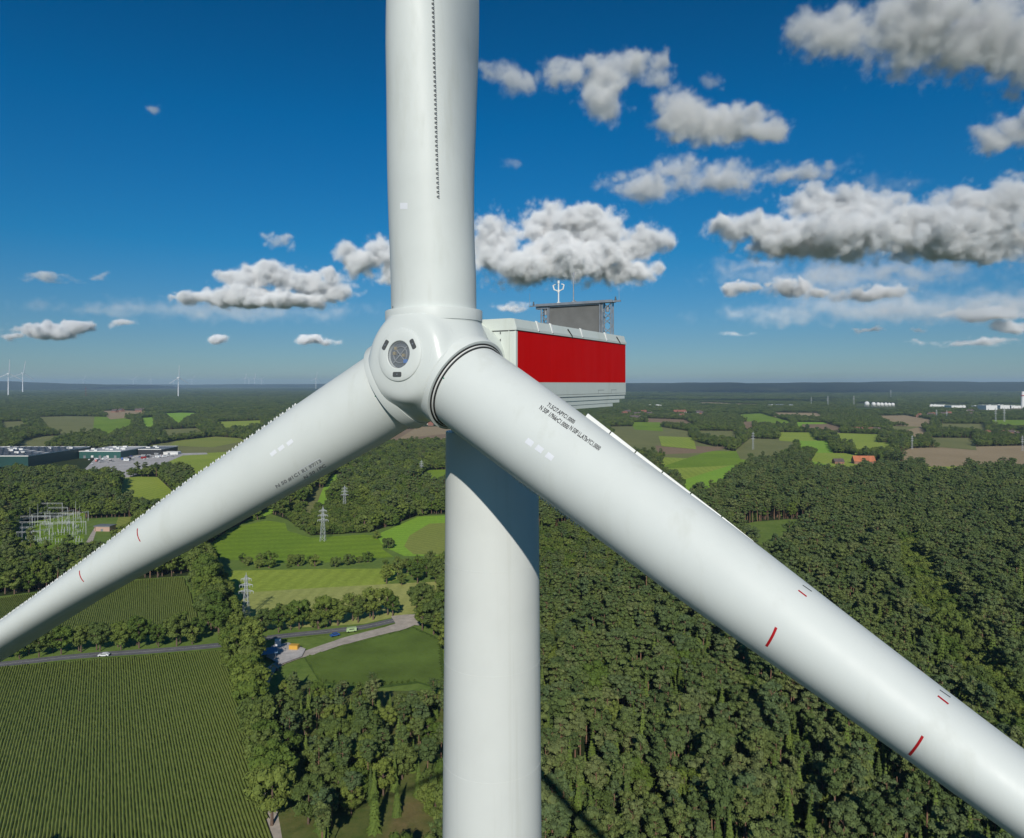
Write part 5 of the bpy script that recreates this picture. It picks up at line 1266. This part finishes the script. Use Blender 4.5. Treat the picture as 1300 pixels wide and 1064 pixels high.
def forest(name, k, A_):
    me = bpy.data.meshes.new(name); me.from_pydata([(a[0], a[1], 0) for a in A_], [], []); 
    for an, dt, vals in (('tscale', 'FLOAT_VECTOR', np.stack([A_[:, 2], A_[:, 2], A_[:, 3]], 1).ravel()), ('trot', 'FLOAT', rng.uniform(0, 6.28, len(A_))), ('tvar', 'INT', A_[:, 4].astype(np.int32))):
        at = me.attributes.new(an, dt, 'POINT'); at.data.foreach_set('vector' if dt == 'FLOAT_VECTOR' else 'value', vals)
    o = bpy.data.objects.new(name, me); COL.objects.link(o); tag(o, kind='stuff')
    ng = bpy.data.node_groups.new(name, 'GeometryNodeTree'); ng.interface.new_socket('Geometry', in_out='INPUT', socket_type='NodeSocketGeometry'); ng.interface.new_socket('Geometry', in_out='OUTPUT', socket_type='NodeSocketGeometry')
    N = ng.nodes; L = ng.links; gi = N.new('NodeGroupInput'); go = N.new('NodeGroupOutput'); ip = N.new('GeometryNodeInstanceOnPoints')
    jn = N.new('GeometryNodeJoinGeometry')
    for v_ in reversed(range(len(PROTO[k]))):
        jj = N.new('GeometryNodeJoinGeometry')
        for ob in FIRST[k].get(v_, FIRST[k][sorted(FIRST[k])[0]]):
            oi = N.new('GeometryNodeObjectInfo'); oi.inputs[0].default_value = ob; oi.transform_space = 'ORIGINAL'; L.new(oi.outputs['Geometry'], jj.inputs[0])
        gti = N.new('GeometryNodeGeometryToInstance'); L.new(jj.outputs[0], gti.inputs[0]); L.new(gti.outputs[0], jn.inputs[0])
    def attr(an, dt):
        a = N.new('GeometryNodeInputNamedAttribute'); a.data_type = dt; a.inputs[0].default_value = an; return a.outputs['Attribute']
    L.new(gi.outputs[0], ip.inputs['Points']); L.new(jn.outputs[0], ip.inputs['Instance']); ip.inputs['Pick Instance'].default_value = True
    L.new(attr('tvar', 'INT'), ip.inputs['Instance Index']); L.new(attr('tscale', 'FLOAT_VECTOR'), ip.inputs['Scale'])
    cx_ = N.new('ShaderNodeCombineXYZ'); L.new(attr('trot', 'FLOAT'), cx_.inputs[2]); L.new(cx_.outputs[0], ip.inputs['Rotation'])
    L.new(ip.outputs[0], go.inputs[0]); md = o.modifiers.new('scatter', 'NODES'); md.node_group = ng; return o
forest('pine_forest', 'pine', rest['pine']); forest('spruce_thicket', 'spruce', rest['spruce']); forest('broadleaf_woodland', 'broad', rest['broad'])
if len(rest['shrub']): forest('scrub', 'shrub', rest['shrub'])

# ------------------------------------------------------------------ clouds (real volumes, high above and beyond the haze)
def cloud_mat():
    m = bpy.data.materials.new('cloud_vapour'); m.use_nodes = True; nt = m.node_tree
    for n in list(nt.nodes):
        if n.type != 'OUTPUT_MATERIAL': nt.nodes.remove(n)
    v = nt.nodes.new('ShaderNodeVolumePrincipled'); v.inputs['Color'].default_value = (.996, .998, 1, 1); v.inputs['Density'].default_value = CLOUD_DENS
    v.inputs['Anisotropy'].default_value = CLOUD_G
    nt.links.new(v.outputs[0], nt.nodes['Material Output'].inputs['Volume']); m.cycles.volume_sampling = 'MULTIPLE_IMPORTANCE' if hasattr(m.cycles, 'volume_sampling') else None
    return m
CLOUD_DENS, CLOUD_G = 0.028, -0.66
M_cloud = cloud_mat()
def cloud(puffs, vb, seed, label, soft=1.0, dens=1.0, base=1150.0, flat=True):
    """puffs: (u, v, ru, rv) ellipses in the photo, put at the distance where a cloud base of this height is seen at row vb"""
    r_ = np.random.default_rng(seed); y0 = (base-H)*F/(V0-vb); k = y0/F       # metres per pixel
    E_ = []
    for u, v, ru, rv in puffs:
        E_.append(((u-U0)*k, y0 + r_.normal(0, .12)*ru*k, (V0-v)*k + H, ru*k, max(ru*.62, rv)*k, rv*k))
        for i in range(int(min(7, 1.0 + 1.6*ru/rv)) if rv > 7 else 0):       # heads bulging out of the top
            t = r_.uniform(-.85, .85); r = rv*r_.uniform(.38, .62)
            E_.append(((u+ru*t-U0)*k, y0 - r_.uniform(-.25, .45)*ru*k, (V0-(v-rv*r_.uniform(.1, .75)*math.sqrt(1-t*t)))*k + H, r*1.25*k, r*1.3*k, r*k))
    E_ = np.array(E_); zb = base; ctr = E_[:, :3].mean(0); pad = 1.28
    lo = (E_[:, :3] - E_[:, 3:]*pad).min(0); hi = (E_[:, :3] + E_[:, 3:]*pad).max(0); 
    if flat: lo[2] = max(lo[2], zb - 6*k)
    vd = bpy.data.volumes.new('cloud'); o = bpy.data.objects.new('cloud', vd); o.location = ctr; COL.objects.link(o); tag(o, label, 'cloud')
    vox = max(1.3*k, (hi-lo).max()/340); res = [max(12, int((hi[i]-lo[i])/vox)) for i in range(3)]; res[1] = max(12, int(res[1]*.6))
    ng = bpy.data.node_groups.new('cloud', 'GeometryNodeTree'); ng.interface.new_socket('Geometry', in_out='INPUT', socket_type='NodeSocketGeometry'); ng.interface.new_socket('Geometry', in_out='OUTPUT', socket_type='NodeSocketGeometry')
    N = ng.nodes; L = ng.links; gi = N.new('NodeGroupInput'); go = N.new('NodeGroupOutput')
    def math_(op, a, b_=None, c=None):
        m = N.new('ShaderNodeMath'); m.operation = op
        for i, x in enumerate((a, b_, c)):
            if x is None: continue
            if isinstance(x, (int, float)): m.inputs[i].default_value = x
            else: L.new(x, m.inputs[i])
        return m.outputs[0]
    def vmath(op, a, b_=None, sc=None):
        m = N.new('ShaderNodeVectorMath'); m.operation = op
        for i, x in enumerate((a, b_)):
            if x is None: continue
            if isinstance(x, tuple): m.inputs[i].default_value = x
            else: L.new(x, m.inputs[i])
        if sc is not None: m.inputs['Scale'].default_value = sc
        return m.outputs['Value'] if op in ('LENGTH', 'DISTANCE') else m.outputs[0]
    def tex(scale, detail, rough=.55, vec=None):
        t = N.new('ShaderNodeTexNoise'); t.inputs['Scale'].default_value = scale; t.inputs['Detail'].default_value = detail; t.inputs['Roughness'].default_value = rough; L.new(vec, t.inputs['Vector']); return t
    pos = N.new('GeometryNodeInputPosition').outputs[0]; po = vmath('ADD', pos, (seed*911.0, seed*377.0, 0.0))
    w0 = tex(1/(34*k), 4, .55, po); wob = vmath('SCALE', vmath('SUBTRACT', w0.outputs['Color'], (.5, .5, .5)), sc=26*k*soft); pw = vmath('ADD', pos, wob)
    f = None
    for x, y, z, a_1, a_2, a_3 in E_:
        q = vmath('LENGTH', vmath('MULTIPLY', vmath('SUBTRACT', pw, (x-ctr[0], y-ctr[1], z-ctr[2])), (1/a_1, 1/a_2, 1/a_3)))
        e = math_('SUBTRACT', 1.0, q); f = e if f is None else math_('SMOOTH_MAX', f, e, .18)
    n1 = tex(1/(15*k), 7, .60, po); n2 = tex(1/(48*k), 3, .5, po)
    vo = N.new('ShaderNodeTexVoronoi'); vo.feature = 'SMOOTH_F1'; vo.inputs['Scale'].default_value = 1/(17*k); vo.inputs['Detail'].default_value = 2.0; vo.inputs['Smoothness'].default_value = .6; L.new(vmath('ADD', po, wob), vo.inputs['Vector'])
    e = math_('ADD', f, math_('MULTIPLY', math_('SUBTRACT', n1.outputs[0], .5), 1.35*soft)); e = math_('ADD', e, math_('MULTIPLY', math_('SUBTRACT', n2.outputs[0], .5), 1.5*soft))
    e = math_('ADD', e, math_('MULTIPLY', math_('SUBTRACT', .42, vo.outputs['Distance']), .55))
    e = math_('MULTIPLY', math_('ADD', e, .20), 1.9/soft)
    sx = N.new('ShaderNodeSeparateXYZ'); L.new(vmath('ADD', pos, vmath('SCALE', wob, sc=.35)), sx.inputs[0])
    bz = math_('DIVIDE', math_('SUBTRACT', sx.outputs[2], (zb - ctr[2]) - 3*k), 9*k)
    bz.node.use_clamp = True; e.node.use_clamp = True
    den = math_('MULTIPLY', math_('POWER', e, 2.0), bz) if flat else e
    vc = N.new('GeometryNodeVolumeCube'); L.new(math_('MULTIPLY', den, dens), vc.inputs['Density'])
    vc.inputs['Min'].default_value = tuple(lo-ctr); vc.inputs['Max'].default_value = tuple(hi-ctr)
    for i, a in enumerate('XYZ'): vc.inputs['Resolution '+a].default_value = res[i]
    sm_ = N.new('GeometryNodeSetMaterial'); sm_.inputs['Material'].default_value = M_cloud; L.new(vc.outputs[0], sm_.inputs[0]); L.new(sm_.outputs[0], go.inputs[0])
    md = o.modifiers.new('vapour', 'NODES'); md.node_group = ng; vd.materials.append(M_cloud)
    return o
cloud([(1075, 40, 70, 38), (1160, 45, 90, 48), (1260, 50, 100, 62), (1040, 32, 30, 22), (1330, 70, 60, 60)], 122, 1, 'largest white cloud filling the top right corner of the sky')
cloud([(1255, 176, 34, 22), (1300, 165, 45, 28), (1340, 180, 40, 26)], 206, 2, 'cloud cut by the right edge just below the largest cloud')
cloud([(630, 88, 26, 14), (662, 108, 30, 18)], 134, 3, 'slanting cloud wisp beside the upright blade at the top', 1.2, .8)
cloud([(722, 96, 40, 26), (768, 100, 45, 28), (808, 85, 38, 24), (765, 128, 36, 26), (830, 100, 26, 18)], 165, 4, 'white cloud at the top right of the upright blade')
cloud([(860, 150, 42, 34), (920, 158, 55, 28), (970, 170, 32, 18)], 190, 5, 'white flat bottomed cloud below and right of the slanting pair')
cloud([(820, 235, 60, 20), (920, 225, 70, 20), (1020, 220, 60, 10), (860, 215, 40, 12)], 262, 6, 'long thin grey cloud band right of the upright blade', 1.25, .55)
cloud([(1030, 262, 50, 26), (1085, 270, 70, 30), (1170, 290, 80, 30), (1235, 265, 60, 30), (1290, 260, 60, 34), (960, 292, 60, 22), (1060, 305, 120, 26), (1230, 305, 110, 28)], 340, 7, 'widest heaped cloud bank low on the right with a grey base')
cloud([(630, 310, 50, 34), (700, 292, 52, 36), (760, 300, 50, 36), (810, 312, 36, 26), (700, 335, 110, 30), (790, 345, 60, 18)], 372, 8, 'heaped cloud above the nacelle right of the upright blade')
cloud([(455, 335, 30, 26), (480, 322, 26, 24), (500, 335, 30, 30)], 362, 9, 'bright cloud touching the left side of the upright blade')
cloud([(300, 355, 36, 16), (345, 352, 50, 16), (395, 362, 50, 16), (430, 375, 30, 14), (300, 378, 80, 12), (240, 382, 26, 9), (370, 384, 70, 9)], 396, 10, 'long low cloud bank left of the hub')
cloud([(60, 420, 50, 12), (95, 415, 30, 10), (15, 428, 16, 5)], 433, 11, 'flat cloud low over the far left horizon')
cloud([(155, 411, 24, 6)], 418, 12, 'small cloud right of the flat cloud at the far left', 1.1, .9)
cloud([(272, 432, 18, 6)], 438, 13, 'small round cloud low under the long left cloud bank')
cloud([(403, 433, 34, 6)], 440, 14, 'thin low cloud just left of the hub', 1.2, .7)
cloud([(203, 142, 12, 6)], 150, 15, 'tiny lone cloud high in the left sky', 1.3, .8)
cloud([(338, 297, 14, 6), (356, 306, 20, 8), (372, 315, 8, 5)], 325, 16, 'slanting wisp above the long left cloud bank', 1.3, .45)
cloud([(940, 366, 26, 11), (1005, 364, 36, 11), (1035, 372, 22, 8)], 380, 17, 'small cloud row under the wide bank on the right')
cloud([(1110, 372, 60, 9)], 384, 18, 'thin cloud patch under the middle of the wide bank', 1.2, .7)
cloud([(903, 103, 14, 9), (910, 112, 8, 8)], 124, 19, 'little torn wisp above the flat bottomed cloud', 1.4, .4)
cloud([(650, 392, 40, 5)], 398, 20, 'thin streak of cloud just above the nacelle', 1.2, .6)
cloud([(1100, 419, 22, 3), (1167, 417, 12, 4), (940, 428, 40, 3), (1040, 432, 20, 3)], 424, 21, 'string of faint low streaks right of the nacelle', 1.2, .6)
cloud([(1250, 400, 70, 8), (1290, 418, 40, 8), (1220, 436, 60, 4)], 438, 22, 'faint grey cloud layer low at the right edge', 1.3, .4)
cloud([(60, 352, 34, 4), (125, 350, 14, 4)], 358, 23, 'faint thin cloud high over the flat cloud at the far left', 1.3, .4)
cloud([(1150, 395, 190, 16), (1000, 400, 110, 12), (1290, 385, 60, 14)], 425, 26, 'broad pale veil hanging below the wide cloud bank', 1.7, .045)
cloud([(1120, 345, 190, 14), (960, 335, 70, 9)], 372, 27, 'grey veil trailing along the underside of the wide bank', 1.6, .07)
cloud([(300, 395, 170, 12), (110, 392, 80, 7)], 410, 29, 'faint veil under the long left cloud bank', 1.7, .03)
cloud([(1130, 232, 60, 9), (1060, 210, 40, 7)], 262, 30, 'thin veil at the right end of the long grey band', 1.6, .08)
cloud([(652, 208, 14, 5)], 216, 24, 'faint wisp beside the middle of the upright blade', 1.4, .35)


# steam over far cooling towers
cloud([(1261, 479, 2.2, 3.5), (1261, 485, 1.5, 3)], 486.2, 31, 'taller steam plume on the right horizon', 1.0, 2.0, base=128, flat=False) if False else None

# ------------------------------------------------------------------ haze
mh = bpy.data.materials.new('haze'); mh.use_nodes = True; nt = mh.node_tree
for n in list(nt.nodes):
    if n.type != 'OUTPUT_MATERIAL': nt.nodes.remove(n)
v = nt.nodes.new('ShaderNodeVolumePrincipled'); v.inputs['Color'].default_value = (0.55, 0.76, 1.0, 1); v.inputs['Density'].default_value = HAZE; v.inputs['Anisotropy'].default_value = 0.0
nt.links.new(v.outputs[0], nt.nodes['Material Output'].inputs['Volume'])
mb = MB(); mb.box(-25000, 25000, -3000, 27200, -3, 262); hz = mb.build('haze', [mh]); tag(hz, kind='stuff')
